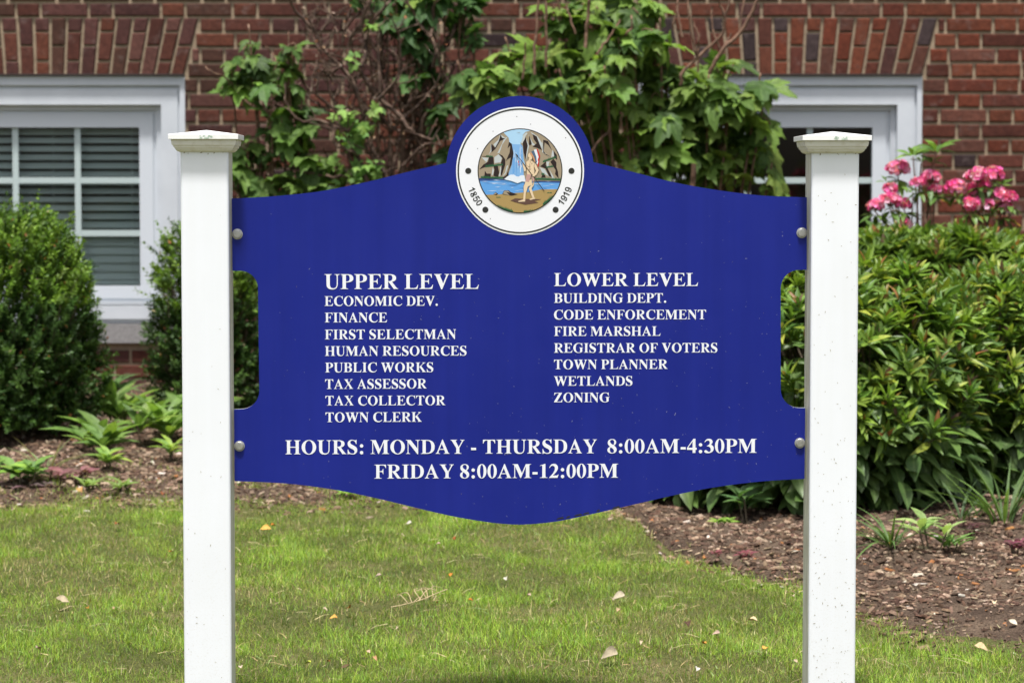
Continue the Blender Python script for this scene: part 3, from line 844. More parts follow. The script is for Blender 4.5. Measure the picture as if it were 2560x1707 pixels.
for txt, uL, vL, uR, vR, capx in LINES:
    a, b = loc(uL, vL, YF), loc(uR, vR, YF)
    adv, xs_ = 0, []
    for ch in txt:
        xs_.append(adv); adv += GL[ch][0]
    ink0 = min(p[0] for c in GP[txt[0]] for p in c)
    ink1 = xs_[-1] + max(p[0] for c in GP[txt[-1]] for p in c)
    zs_ = capx / FPX * D / 676
    mb = MB()
    for ch, x0 in zip(txt, xs_):
        if not GP[ch]: continue
        cs = [[(a[0] + (b[0] - a[0]) * (x0 + px - ink0) / (ink1 - ink0), a[1] + (b[1] - a[1]) * (x0 + px - ink0) / (ink1 - ink0) + pz * zs_) for px, pz in c] for c in GP[ch]]
        if ch == ':':
            for c in cs: fill(mb, [c], YF - 0.0006)
        else:
            fill(mb, cs, YF - 0.0006)
    mb.build('lettering', [M_LETTER], panel)

# --- bolts
for u, v in ((593.5, 585.4), (2004.5, 582.0), (598.8, 1114.3), (1999.7, 1106.7)):
    x, z = loc(u, v, YF)
    mb = MB()
    R_, n = 0.0094, 24
    rings = [(R_ + .002, YF - .0003), (R_ + .002, YF - .0014), (R_, YF - .0016), (R_, YF - .0042), (R_ * .88, YF - .0056), (R_ * .6, YF - .0058)]
    vs = [(x + r * math.cos(2 * math.pi * k / n), y, z + r * math.sin(2 * math.pi * k / n)) for r, y in rings for k in range(n)]
    fs = [(j * n + k, j * n + (k + 1) % n, (j + 1) * n + (k + 1) % n, (j + 1) * n + k) for j in range(len(rings) - 1) for k in range(n)]
    fs.append(tuple(range((len(rings) - 1) * n, len(rings) * n)))
    mb.add(vs, fs)
    mb.build('bolt', [M_STEEL], sign)

# --- round seal: white film disc, ring, dates, dots and a painted landscape
SC = (1300.1, 427.6)
def flat_mat(name, r, g, b, k=0.93, rough=0.42):
    c = lin(r, g, b)
    return mat(name, tuple(x * k for x in c), rough, spec=0.3)
def disc(r, n=72): return [(SC[0] + r * math.cos(2 * math.pi * k / n), SC[1] - r * math.sin(2 * math.pi * k / n)) for k in range(n)]
def L2(px, dy): return [loc(u, v, YF + dy) for u, v in px]
mb = MB(); fill(mb, [L2(disc(160), -.0005)], YF - .0005)
seal = mb.build('seal', [M_DISC], sign)
mb = MB(); fill(mb, [L2(disc(156.4), -.0008), L2(disc(152.6), -.0008)], YF - .0008); mb.build('outer_ring', [M_INK], seal)
for u, v in ((1170.6, 427.6), (1428.7, 427.6), (1213.4, 524.6), (1389.0, 524.6)):
    mb = MB(); fill(mb, [[loc(u + 7.6 * math.cos(t), v + 7.6 * math.sin(t), YF - .0008) for t in np.linspace(0, 2 * math.pi, 20, endpoint=False)]], YF - .0008)
    mb.build('dot', [M_INK], seal)
SANS = {'1': 'M 60 470 L 60 560 C 180 590 250 640 280 716 L 365 716 L 365 0 L 265 0 L 265 540 C 210 495 140 475 60 470',
 '8': GL['8'][1], '5': 'M 40 190 L 135 198 C 150 110 205 68 275 68 C 360 68 415 130 415 235 C 415 335 355 390 270 390 C 215 390 170 365 140 325 L 55 336 L 125 704 L 480 704 L 480 620 L 195 620 L 157 428 C 200 458 245 473 295 473 C 425 473 515 380 515 245 C 515 90 420 -12 275 -12 C 140 -12 52 65 40 190',
 '0': 'E 278 352 238 364 E 278 352 142 282',
 '9': 'M 55 165 L 150 174 C 165 100 205 64 268 64 C 365 64 410 150 412 320 C 375 265 315 235 250 235 C 125 235 38 330 38 470 C 38 620 135 716 265 716 C 425 716 510 590 510 375 C 510 115 420 -14 262 -14 C 145 -14 68 50 55 165 M 400 478 C 400 570 345 636 275 636 C 195 636 136 565 136 468 C 136 380 190 316 272 316 C 350 316 400 380 400 478'}
SANSP = {k: path(v) for k, v in SANS.items()}
def arc_text(txt, a0, a1, r, size):
    mb = MB()
    for k, ch in enumerate(txt):
        ang = math.radians(a0 + (a1 - a0) * k / (len(txt) - 1))
        cu, cv = SC[0] + r * math.cos(ang), SC[1] - r * math.sin(ang)
        ex = (-math.sin(ang), -math.cos(ang)); ey = (-math.cos(ang), math.sin(ang))      # along the arc, towards the centre
        cs = [[loc(cu + ex[0] * (px - 278) * size * .92 + ey[0] * (pz - 352) * size, cv + ex[1] * (px - 278) * size * .92 + ey[1] * (pz - 352) * size, YF - .0008) for px, pz in c] for c in SANSP[ch]]
        fill(mb, cs, YF - .0008)
        for q, (du, dv) in enumerate(((.0003, 0), (-.0003, 0), (0, .0003))):      # medium weight figures
            fill(mb, [[(x + du, z + dv) for x, z in c] for c in cs], YF - .0009 - .00005 * q)
    return mb.build('date', [M_INK], seal)
arc_text('1850', 201.4, 217.8, 129.3, 16.5 / 716)
arc_text('1919', 323.0, 339.0, 129.3, 16.5 / 716)
for u, v in ((1232.5, 328.7), (1194, 372), (1326.5, 311), (1387, 527.5), (1226, 547), (1292, 292), (1414, 345)):
    mb = MB(); q = 1.3
    fill(mb, [[loc(u - q, v, YF - .0008), loc(u + q * .2, v + q, YF - .0008), loc(u + q, v - q * .6, YF - .0008), loc(u, v - q, YF - .0008)]], YF - .0008)
    mb.build('speck', [M_INK], seal)

SZ = 7.127
def sp(p): return (1190 + p[0] / SZ, 315 + p[1] / SZ)
def clip_circle(poly, r=103.7, n=64):
    out = poly
    for k in range(n):
        a = 2 * math.pi * (k + .5) / n
        nx, ny, dd = math.cos(a), math.sin(a), r * math.cos(math.pi / n)
        f_ = lambda p: (p[0] - SC[0]) * nx + (p[1] - SC[1]) * ny - dd
        res = []
        for i in range(len(out)):
            A, B = out[i - 1], out[i]
            fa, fb = f_(A), f_(B)
            if (fa <= 0) != (fb <= 0):
                t = fa / (fa - fb); res.append((A[0] + (B[0] - A[0]) * t, A[1] + (B[1] - A[1]) * t))
            if fb <= 0: res.append(B)
        out = res
        if len(out) < 3: return None
    return out
GRP = {}
def paint(name, polys, m, layer, side=None):
    """adds flat painted shapes to the named piece of the seal"""
    mb, mats = GRP.setdefault(name, (MB(), []))
    if m not in mats: mats.append(m)
    y = -.0008 - .0001 * layer
    for q in polys:
        c = clip_circle([sp(p) for p in q])
        if c and len(c) >= 3: fill(mb, [L2(c, y)], YF + y, mats.index(m))
def paint_lr(polys, m, layer):
    for q in polys:
        paint('cliff' if sum(p[0] for p in q) / len(q) < 760 else 'cliff.right', [q], m, layer)
mb = MB(); fill(mb, [L2(disc(106.2), -.00085)], YF - .00085); mb.build('inner_ring', [M_INK], seal)
T_SKY = flat_mat('seal_pale_sky', 172, 210, 238); T_RIV = flat_mat('seal_river_blue', 98, 160, 222); T_RIV2 = flat_mat('seal_river_deep', 66, 96, 160)
T_RIV3 = flat_mat('seal_river_light', 190, 212, 240); T_FALL = flat_mat('seal_fall_blue', 128, 176, 224); T_WHITE = flat_mat('seal_white', 226, 232, 240)
T_ROCK = flat_mat('seal_rock_tan', 160, 145, 122); T_ROCKD = flat_mat('seal_rock_dark', 46, 34, 32); T_ROCKL = flat_mat('seal_rock_pale', 190, 196, 196)
T_GRN = flat_mat('seal_green', 36, 92, 60); T_SAND = flat_mat('seal_sand', 170, 143, 90); T_SHADE = flat_mat('seal_brown_patch', 98, 72, 62)
T_SKIN = flat_mat('seal_skin', 228, 203, 168); T_CLOTH = flat_mat('seal_dusty_pink', 196, 154, 146); T_RED = flat_mat('seal_red', 200, 50, 38)
T_GREY = flat_mat('seal_slate', 84, 104, 128); T_TANB = flat_mat('seal_band_tan', 205, 150, 110); T_LINE = flat_mat('seal_outline', 120, 96, 76)
paint('painted_sky', [[(0, 0), (1568, 0), (1568, 1568), (0, 1568)]], T_SKY, 1)
paint('river', [[(0, 925), (1568, 960), (1568, 1260), (0, 1260)]], T_RIV, 2)
rr = random.Random(3)
wav, wav2 = [], []
for k in range(46):
    x, y = rr.uniform(40, 1500), rr.uniform(940, 1215)
    L, h = rr.uniform(60, 220), rr.uniform(5, 12)
    (wav if rr.random() < .5 else wav2).append([(x - L / 2, y), (x, y - h * .6), (x + L / 2, y + rr.uniform(-6, 6)), (x, y + h * .7)])
paint('river', [[(0, 925), (560, 940), (500, 975), (0, 985)], [(1040, 960), (1568, 970), (1568, 1020), (1040, 1000)]] + wav, T_RIV2, 3)
paint('river', wav2, T_RIV3, 4)
paint('waterfall', [[(630, 325), (830, 335), (860, 900), (570, 900)]], T_FALL, 5)
st, st2 = [], []
for k in range(22):
    x = rr.uniform(640, 830); y0 = rr.uniform(335, 640); y1 = y0 + rr.uniform(100, 380); w_ = rr.uniform(3, 9)
    (st if k % 2 else st2).append([(x, y0), (x + w_, y0 + 20), (x + w_, min(y1, 880)), (x - 3, min(y1, 880) - 20)])
paint('waterfall', st, T_WHITE, 6)
paint('waterfall', st2, T_RIV, 7)
cl = [(440, 100), (500, 130), (580, 210), (595, 290), (640, 330), (665, 480), (640, 680), (580, 850), (580, 900), (500, 945), (0, 930), (0, 300), (200, 100)]
cr = [(960, 88), (880, 110), (830, 170), (870, 200), (790, 310), (830, 360), (850, 580), (880, 700), (850, 800), (850, 880), (900, 975), (1568, 985), (1568, 500), (1450, 200), (1200, 60)]
paint_lr([cl, cr], T_ROCK, 8)
paint_lr([[(430, 150), (445, 200), (350, 400), (310, 330), (400, 250)], [(265, 305), (285, 440), (220, 520), (262, 440)], [(100, 565), (225, 570), (190, 640), (80, 750), (185, 650)],
  [(430, 720), (457, 760), (430, 890), (400, 910), (430, 800)], [(545, 715), (577, 700), (530, 850), (450, 925), (520, 830)], [(300, 730), (320, 800), (300, 880), (278, 870)],
  [(325, 560), (400, 508), (462, 560), (440, 650), (330, 665)], [(440, 160), (520, 215), (480, 240), (450, 215)], [(500, 220), (560, 200), (470, 330), (420, 480), (380, 490), (460, 330)],
  [(930, 150), (1010, 300), (1075, 355), (1000, 345)], [(970, 105), (1100, 190), (1190, 330), (1190, 440), (1120, 300)], [(890, 215), (945, 355), (890, 610), (905, 400)],
  [(1185, 245), (1200, 450), (1290, 545), (1180, 470)], [(1130, 735), (1225, 770), (1300, 905), (1180, 830)], [(1310, 780), (1410, 960), (1355, 930)], [(840, 170), (890, 120), (920, 130), (880, 190), (850, 300), (800, 320)],
  [(1250, 640), (1310, 640), (1290, 690), (1330, 740), (1270, 745)], [(1360, 430), (1400, 480), (1400, 540), (1340, 560)]], T_ROCKL, 9)
paint_lr([[(590, 285), (637, 320), (668, 490), (632, 690), (577, 800), (582, 900), (500, 948), (455, 930), (540, 880), (590, 740), (620, 560), (560, 600), (528, 640), (600, 470), (610, 350), (562, 400)],
  [(440, 150), (462, 212), (522, 230), (430, 270), (352, 405), (278, 475), (270, 360), (278, 318), (340, 390), (402, 280)], [(85, 543), (232, 558), (212, 640), (132, 690), (60, 775), (140, 742), (320, 692), (312, 560), (200, 538)],
  [(308, 700), (392, 720), (412, 830), (392, 915), (310, 890), (328, 780)], [(398, 498), (472, 530), (522, 600), (522, 690), (492, 780), (457, 895), (438, 850), (460, 700), (442, 660), (472, 580)],
  [(158, 800), (192, 850), (262, 850), (262, 912), (148, 912)],
  [(888, 200), (902, 280), (922, 350), (882, 600), (848, 470), (833, 300)], [(948, 168), (977, 260), (995, 320), (960, 352), (943, 330)], [(1008, 148), (1082, 190), (1132, 320), (1172, 432), (1090, 392), (1010, 372), (1082, 310), (1030, 240)],
  [(1198, 250), (1282, 270), (1355, 445), (1288, 342), (1222, 292), (1207, 450), (1250, 520), (1335, 555), (1198, 475)], [(1252, 628), (1242, 690), (1312, 830), (1355, 922), (1300, 892), (1238, 760), (1145, 722)],
  [(1380, 588), (1432, 650), (1432, 730), (1462, 820), (1472, 935), (1408, 860), (1420, 790), (1325, 640)], [(1188, 868), (1232, 880), (1242, 922), (1158, 922)], [(1380, 440), (1440, 520), (1445, 610), (1395, 560)]], T_ROCKD, 10)
def tuft(x0, x1, y0, y1, h):
    pts, n_ = [], max(3, int((x1 - x0) / 16))
    for k in range(n_ * 2 + 1):
        t = k / (n_ * 2)
        pts.append((x0 + (x1 - x0) * t, y0 + (y1 - y0) * t - (h * rr.uniform(.5, 1.1) if k % 2 else h * .15)))
    return pts + [(x1, y1 + h * .3), (x0, y0 + h * .3)]
paint_lr([tuft(85, 480, 915, 930, 42), tuft(170, 480, 725, 690, 40), tuft(180, 300, 540, 550, 28), tuft(1060, 1520, 945, 960, 46), tuft(1190, 1420, 640, 560, 40), tuft(1250, 1380, 740, 720, 34), tuft(1165, 1220, 860, 860, 40)], T_GRN, 11)
paint('waterfall', [[(500, 950), (560, 900), (620, 868), (680, 872), (720, 900), (760, 905), (800, 880), (862, 880), (885, 1000), (820, 990), (740, 1022), (640, 985)]], T_WHITE, 12)
paint('sand', [[(0, 1225), (170, 1228), (400, 1222), (740, 1192), (950, 1180), (1040, 1155), (1150, 1132), (1568, 1128), (1568, 1568), (0, 1568)]], T_SAND, 13)
paint('boulder', [[(468, 1215), (500, 1150), (580, 1148), (620, 1180), (745, 1222), (640, 1247), (500, 1226)]], T_ROCKD, 14)
paint('boulder.small', [[(305, 1222), (350, 1180), (395, 1210), (362, 1237)]], T_ROCKD, 14)
paint('boulder', [[(478, 1208), (505, 1158), (570, 1155), (610, 1190), (540, 1180), (600, 1235), (520, 1222)]], T_ROCK, 15)
paint('boulder.small', [[(312, 1220), (350, 1188), (372, 1205), (340, 1225)]], T_ROCK, 15)
paint('sand', [tuft(380, 660, 1440, 1530, 60), tuft(850, 1060, 1530, 1520, 50), tuft(1190, 1380, 1400, 1260, 60), tuft(360, 440, 1275, 1275, 18), tuft(1265, 1350, 1195, 1195, 18)], T_GRN, 14)
paint('sand', [[(615, 1330), (700, 1290), (860, 1300), (1165, 1307), (1040, 1340), (1115, 1370), (880, 1405), (700, 1360)]], T_SHADE, 16)
paint('painted_figure', [[(900, 640), (950, 605), (1000, 630), (1042, 660), (1030, 730), (1036, 800), (1034, 872), (910, 865), (903, 760), (888, 700)], [(1046, 662), (1088, 710), (1122, 790), (1078, 870), (1036, 897), (1018, 884), (1066, 802), (1036, 730)],
  [(828, 640), (848, 655), (888, 770), (882, 812), (858, 812), (830, 690)],
  [(885, 985), (990, 955), (1003, 1040), (922, 1085), (892, 1200), (877, 1312), (842, 1312), (850, 1180), (848, 1070)],
  [(992, 1040), (1042, 975), (1027, 1060), (990, 1110), (1012, 1190), (1042, 1282), (1008, 1292), (968, 1190), (938, 1110)],
  [(745, 1342), (840, 1312), (880, 1314), (872, 1348), (760, 1354)], [(948, 1306), (1010, 1280), (1058, 1284), (1052, 1300), (970, 1320)],
  [(930, 505), (960, 478), (1002, 500), (1012, 560), (990, 600), (960, 612), (938, 597), (950, 572), (928, 545)]], T_SKIN, 18)
paint('painted_figure', [[(893, 640), (903, 760), (910, 865), (905, 865), (897, 760), (884, 700)], [(1052, 655), (1128, 790), (1080, 875), (1118, 790)], [(1028, 690), (1044, 740), (1070, 800), (1034, 870), (1060, 800), (1036, 745)], [(945, 620), (975, 640), (990, 700), (970, 645)], [(930, 760), (960, 775), (990, 765), (960, 784)], [(905, 700), (940, 725), (975, 720), (940, 735)], [(958, 650), (966, 720), (960, 840), (954, 720)], [(1032, 975), (1000, 1060), (1006, 1060), (1040, 980)], [(846, 1070), (888, 985), (850, 1075), (842, 1312)], [(925, 1085), (895, 1200), (879, 1312), (888, 1200)], [(936, 1110), (968, 1190), (1008, 1294), (960, 1190)]], T_LINE, 19)
paint('loincloth', [[(905, 858), (987, 870), (940, 1003), (878, 987)], [(1000, 888), (1042, 930), (1032, 992), (1008, 992)]], T_CLOTH, 19)
paint('headdress', [[(985, 468), (958, 492), (1000, 560), (1042, 648), (1062, 640), (1030, 540)]], T_TANB, 19)
paint('headdress', [[(1030, 428), (1082, 418), (1122, 530), (1102, 700), (1073, 662), (1075, 560)]], T_WHITE, 20)
paint('headdress', [[(1000, 448), (985, 468), (1040, 560), (1065, 662), (1087, 650), (1070, 540), (1030, 440)]], T_GREY, 21)
paint('headdress', [[(1078, 408), (1102, 418), (1120, 470), (1145, 535), (1124, 600), (1130, 650), (1106, 742), (1093, 700), (1110, 640), (1100, 600), (1117, 555), (1092, 470)]], T_RED, 22)
paint('braid', [[(1000, 530), (1024, 600), (1010, 630), (1008, 590)], [(996, 655), (1004, 668), (992, 690)]], T_ROCKD, 21)
paint('spear', [[(768, 575), (778, 570), (1222, 1160), (1212, 1166)], [(700, 490), (742, 520), (764, 578), (724, 545)]], T_ROCKD, 23)
paint('painted_figure', [[(1080, 865), (1030, 905), (1000, 885), (1050, 850)]], T_SKIN, 24)
paint('feather', [[(752, 610), (764, 640), (770, 668), (757, 660), (750, 640)], [(765, 670), (776, 690), (768, 715), (762, 700)]], T_RED, 23)
paint('bird', [[(722, 118), (745, 112), (760, 122), (775, 112), (798, 130), (775, 117), (760, 128), (745, 117)]], T_LINE, 9)
for nm, (mb, mats) in GRP.items():
    mb.build(nm.split('.')[0], mats, seal)

# ------------------------------------------------------------------ plants
M_OAK = leaf_mat('lobed_leaf', rough=0.55, trans=0.32, spec=0.22, vein=0.5, vein_rgb=(0.20, 0.30, 0.09))
M_BOX = leaf_mat('boxwood_leaf', rough=0.5, trans=0.22, spec=0.25)
M_LANCE = leaf_mat('lance_leaf', rough=0.42, trans=0.24, spec=0.30, vein=0.3)
M_HERB = leaf_mat('herb_leaf', rough=0.5, trans=0.3, spec=0.35, vein=0.3)
M_GRASS = leaf_mat('grass_blade', rough=0.55, trans=0.3, spec=0.3)
M_PETAL = leaf_mat('petal', rough=0.55, trans=0.3, spec=0.2)
M_LITTER = attr_mat('dry_leaf', rough=0.75, spec=0.2, mottling=0.22, scale=110)
M_CHIP = attr_mat('bark_chip', rough=0.9, spec=0.12, mottling=0.35, scale=130)
M_BARK = mat('twig_bark', (0.13, 0.08, 0.055), 0.9)
_n = noise(M_BARK, coords(M_BARK), 45, 5)
LK(M_BARK, ramp(M_BARK, _n, [(0.3, (0.07, 0.04, 0.027)), (0.55, (0.17, 0.092, 0.056)), (0.75, (0.30, 0.20, 0.145))]), BS(M_BARK).inputs['Base Color'])
M_DEAD = mat('dead_twig_bark', (0.2, 0.15, 0.12), 0.9)
_n = noise(M_DEAD, coords(M_DEAD), 28, 5)
LK(M_DEAD, ramp(M_DEAD, _n, [(0.32, (0.028, 0.016, 0.011)), (0.52, (0.075, 0.042, 0.027)), (0.66, (0.16, 0.105, 0.075)), (0.78, (0.33, 0.28, 0.245))]), BS(M_DEAD).inputs['Base Color'])
M_STEM = mat('green_brown_stem', (0.10, 0.075, 0.045), 0.8)

def tri(fs):
    out = []
    for q in fs:
        for k in range(1, len(q) - 1): out.append((q[0], q[k], q[k + 1]))
    return np.array(out)

def strip_leaf(width, n=5, fold=0.18, curl=0.25, peak=0.42, tip=1.0):
    """leaf along +Y, length 1, folded along its midrib; returns verts, tris, vein weight"""
    v, w_, fs = [], [], []
    for i in range(n + 1):
        t = i / n
        prof = (math.sin(math.pi * min(1, t / peak) / 2) if t < peak else math.cos(math.pi / 2 * ((t - peak) / (1 - peak)) ** tip))
        h = width / 2 * max(0.02, prof)
        z = -curl * t * t
        for s in (-1, 0, 1):
            v.append((s * h, t, z + abs(s) * fold * h)); w_.append(1.0 if s == 0 else 0.0)
    for i in range(n):
        a, b = 3 * i, 3 * (i + 1)
        fs += [(a, a + 1, b + 1, b), (a + 1, a + 2, b + 2, b + 1)]
    return np.array(v), tri(fs), np.array(w_)

def oak_leaf(curl, fold, seed):
    """lobed, toothed leaf: rays round a centre at the vein fork, three rings, ribs run into five lobes"""
    r3 = random.Random(seed)
    tips = [(0, .80), (50, .66), (-50, .66), (104, .47), (-104, .47)]
    tips = [(a + r3.uniform(-5, 5), l * r3.uniform(.92, 1.08)) for a, l in tips]
    rib = sorted(tips)
    angs, n = [], 42
    V, Wt = [(0, .27)], [1.0]
    for k in range(n): angs.append(-180 + 360 * k / n)
    for a, _ in tips:                                   # snap the nearest ray to each rib
        i_ = min(range(n), key=lambda q: abs(angs[q] - a)); angs[i_] = a
    ribs = {a for a, _ in tips}
    def rad(a):
        best = 0.20
        for ta, tl in tips:
            d = abs(a - ta)
            best = max(best, tl * max(0.0, 1 - (d / 46) ** .8 * .62) if d < 46 else 0)
        if abs(a) > 150: best = min(best, .30 - .10 * (abs(a) - 150) / 30)
        return best
    for f_ in (.38, .72, 1.0):
        for k, a in enumerate(angs):
            r = rad(a) * f_
            if f_ == 1.0 and a not in ribs: r *= (1.07 if k % 2 else .90)
            V.append((r * math.sin(math.radians(a)), .27 + r * math.cos(math.radians(a))))
            Wt.append((1.0 if f_ < .9 else .5) if a in ribs else 0.0)
    F = []
    for k in range(n):
        k2 = (k + 1) % n
        F.append((0, 1 + k2, 1 + k))
        for q in range(2):
            o = 1 + q * n; p = o + n
            F.append((o + k, o + k2, p + k2, p + k))
    P = []
    for (x, y), q in zip(V, Wt):
        r = math.hypot(x, y - .27); a = math.degrees(math.atan2(x, y - .27))
        da = min(abs(a - ta) for ta, _ in tips)
        z = -curl * max(0, y - .1) ** 2 - curl * .9 * x * x + fold * r * min(da, 26) / 26 * .5 + .025 * math.sin(7 * x + 6 * y + seed)
        P.append((x, y, z))
    f = tri(F)
    return np.array(P), f[:, ::-1].copy(), np.array(Wt)
OAKS = [oak_leaf(.25, .30, 1), oak_leaf(.45, .4, 2), oak_leaf(.65, .25, 3), oak_leaf(.32, .5, 4), oak_leaf(.5, .35, 5)]
LANCES = [strip_leaf(.25, 5, .5, .12, .4, 1.1), strip_leaf(.23, 5, .6, .30, .42, 1.0), strip_leaf(.28, 5, .35, .2, .45, 1.1)]
OVATES = [strip_leaf(.52, 5, .25, .22, .36, 1.0), strip_leaf(.46, 5, .35, .4, .4, 1.1)]
BOXL = [strip_leaf(.52, 2, .35, .12, .5), strip_leaf(.46, 2, .2, .2, .5)]

def frames(d, up):
    """rows of unit axes: X side, Y along d, Z near up"""
    d = d / (np.linalg.norm(d, axis=1)[:, None] + 1e-9)
    x = np.cross(d, up); x /= np.linalg.norm(x, axis=1)[:, None] + 1e-9
    z = np.cross(x, d)
    return np.stack([x, d, z], 2)                 # columns

def scatter(temps, pos, d, up, size, colr, wscale=None):
    """place leaf templates; returns verts, tris, colours(rgba)"""
    pos, d, up = np.asarray(pos, float), np.asarray(d, float), np.asarray(up, float)
    size, colr = np.asarray(size, float), np.asarray(colr, float)
    R = frames(d, up)
    pick = RNG.integers(0, len(temps), len(pos))
    Vs, Fs, Cs, n = [], [], [], 0
    for k, (tv, tf, tw) in enumerate(temps):
        i = np.where(pick == k)[0]
        if not len(i): continue
        loc_ = tv[None] * size[i][:, None, None]
        if wscale is not None:
            loc_ = loc_ * np.stack([wscale[i], np.ones(len(i)), np.ones(len(i))], -1)[:, None, :]
        v = np.einsum('nij,nkj->nki', R[i], loc_) + pos[i][:, None]
        Vs.append(v.reshape(-1, 3))
        f = tf[None] + (np.arange(len(i)) * len(tv))[:, None, None] + n
        Fs.append(f.reshape(-1, 3)); n += len(i) * len(tv)
        c = np.concatenate([np.repeat(colr[i][:, None], len(tv), 1), np.broadcast_to(tw[None, :, None], (len(i), len(tv), 1))], 2)
        Cs.append(c.reshape(-1, 4))
    return np.vstack(Vs), np.vstack(Fs), np.vstack(Cs)

def unit(v): return v / (np.linalg.norm(v, axis=-1, keepdims=True) + 1e-9)
def rdir(n): return unit(RNG.normal(size=(n, 3)))
def palette(cols, n, jit=0.18):
    c = np.array(cols)[RNG.integers(0, len(cols), n)]
    return c * (1 + RNG.uniform(-jit, jit, (n, 1))) * (1 + RNG.uniform(-.06, .06, (n, 3)))

def plant(name, label, cat, base, group=None):
    o = empty(name, base)
    return tag(o, label, cat, group)
def part(o, name, vfc, m, smooth=True):
    v, f = np.asarray(vfc[0]) - np.array(o.location), vfc[1]
    c = vfc[2] if len(vfc) > 2 else None
    return link(name, mesh_np(name, v, f, m, c, smooth), o)

GREEN_OAK = [(.105, .175, .036), (.08, .14, .032), (.13, .205, .042), (.06, .11, .03), (.155, .23, .048)]
def hydrangea(label, base_uv, yb, blobs, leaf_cm, pal, stems_r=0.006, extra=None, light=0.12):
    bx = at(base_uv[0], 700, yb)[0]
    base = np.array([bx, yb, float(G(bx, yb))])
    o = plant('hydrangea_shrub', label, 'shrub', base)
    P, Dd, Up, Sz, Cc, lines = [], [], [], [], [], []
    for (u, v, ru, rv, dens, dy) in blobs:
        y = yb + dy
        c = at(u, v, y); s = y / FPX
        rx, rz = ru * s, rv * s; ry = 0.65 * (rx + rz) / 2 + 0.05
        L = leaf_cm / 100
        n = max(5, int(dens * 5.4 * rx * rz * 3.14 / (L * L * .42)))
        q = rdir(n); q *= RNG.uniform(.35, 1.0, (n, 1)) ** .5
        p = c + q * np.array([rx, ry, rz])
        out = q + np.array([0, -.45, 0])
        d = unit(out * np.array([1, 1, .7]) + np.array([0, 0, -.22]) + RNG.normal(size=(n, 3)) * .46)
        up = unit(np.array([0, -.42, .95]) + .35 * q + RNG.normal(size=(n, 3)) * .34)
        P.append(p - d * L * .4); Dd.append(d); Up.append(up); Sz.append(L * RNG.uniform(.35, 1.25, n))
        Cc.append(palette(pal, n))
        k = RNG.random(n) < light
        Cc[-1][k] = palette([(.15, .25, .04), (.19, .28, .06)], k.sum())
        a = base + np.array([RNG.uniform(-.12, .12), RNG.uniform(-.08, .08), -.03])
        m_ = (a + c) / 2 + np.array([(c[0] - a[0]) * .18, .04, .05])
        lines.append((smooth_line([a, m_, c, c + (c - m_) * .12], 12), np.linspace(stems_r * 1.3, stems_r * .45, len(smooth_line([a, m_, c, c + (c - m_) * .12], 12)))))
        for k in range(3):
            j = RNG.integers(0, n); e = p[j]
            lines.append((smooth_line([c + (m_ - c) * .15, (c + e) / 2 + RNG.normal(size=3) * .012, e], 6), .0028))
    part(o, 'foliage', scatter(OAKS, np.vstack(P), np.vstack(Dd), np.vstack(Up), np.concatenate(Sz), np.vstack(Cc)), M_OAK)
    if extra: lines += extra(base)
    part(o, 'stems', tubes(lines, 6), M_BARK)
    return o

def px_line(pts, ox, oy, sc, y0, r0, r1, wob=0.05):
    """a twig given by points of a zoomed view (origin ox,oy, scale sc); depth wanders round y0"""
    n = len(pts)
    dy = np.cumsum(RNG.uniform(-wob, wob, n))
    P = np.array([at(ox + x / sc, oy + y / sc, y0 + d) for (x, y), d in zip(pts, dy)])
    L = smooth_line(P, 4 * n)
    L = L + RNG.normal(size=L.shape) * .0022
    return (L, np.linspace(r0, r1, len(L)))

TW3 = [([(1200, 1460), (1200, 1360), (1110, 1150), (1060, 980), (960, 830), (780, 690), (700, 600)], 8, 3.2), ([(1370, 1460), (1330, 1300), (1230, 1100), (1190, 930), (1080, 600), (900, 410), (800, 240), (660, 80), (620, 0), (600, -80)], 8, 3),
 ([(1470, 1460), (1470, 1300), (1465, 1000), (1460, 880), (1280, 740), (1120, 500), (1050, 450), (900, 400)], 9, 3.4), ([(1465, 900), (1600, 780), (1720, 640)], 5, 3), ([(1160, 500), (1190, 300), (1150, 200), (1220, 0), (1240, -60)], 7, 5),
 ([(1060, 985), (1040, 980), (840, 910), (690, 910), (570, 760)], 5, 3), ([(1200, 1360), (1140, 1320), (950, 1330), (680, 1290), (540, 1200)], 5, 3.4), ([(1270, 760), (1440, 560), (1440, 300), (1420, 220)], 4, 3), ([(1300, 700), (1280, 400), (1280, 200)], 4, 3),
 ([(1460, 900), (1560, 1010), (1700, 1060)], 5, 4), ([(1930, 1300), (1930, 880), (1860, 700), (1750, 500), (1740, 300)], 5, 3), ([(1700, 500), (1720, 380), (1680, 280), (1600, 180), (1490, 0)], 5, 4), ([(1680, 280), (1700, 140), (1710, -20)], 4, 3),
 ([(1190, 300), (1220, 180), (1330, 60), (1400, -20)], 6, 4), ([(960, 830), (900, 600), (870, 520)], 3.5, 2.4), ([(1080, 600), (1000, 500), (960, 540), (930, 560)], 4, 2.5), ([(1190, 930), (1250, 760), (1340, 600)], 4, 2.5), ([(1400, 800), (1440, 640), (1440, 480)], 3.5, 2.5),
 ([(1110, 1150), (980, 1110), (930, 1040)], 3.5, 2.5), ([(780, 690), (790, 560)], 3.5, 3), ([(1060, 985), (1190, 870), (1240, 700)], 4, 3), ([(1330, 1300), (1230, 1180), (1180, 1080)], 4, 3), ([(1440, 1000), (1380, 930), (1370, 840)], 3.4, 2.6), ([(1480, 860), (1520, 760), (1540, 700)], 3.4, 2.6),
 ([(900, 400), (860, 330), (760, 140)], 4, 3), ([(850, 240), (930, 110)], 3.5, 3), ([(1465, 1250), (1640, 1090), (1760, 1100)], 4.5, 3)]
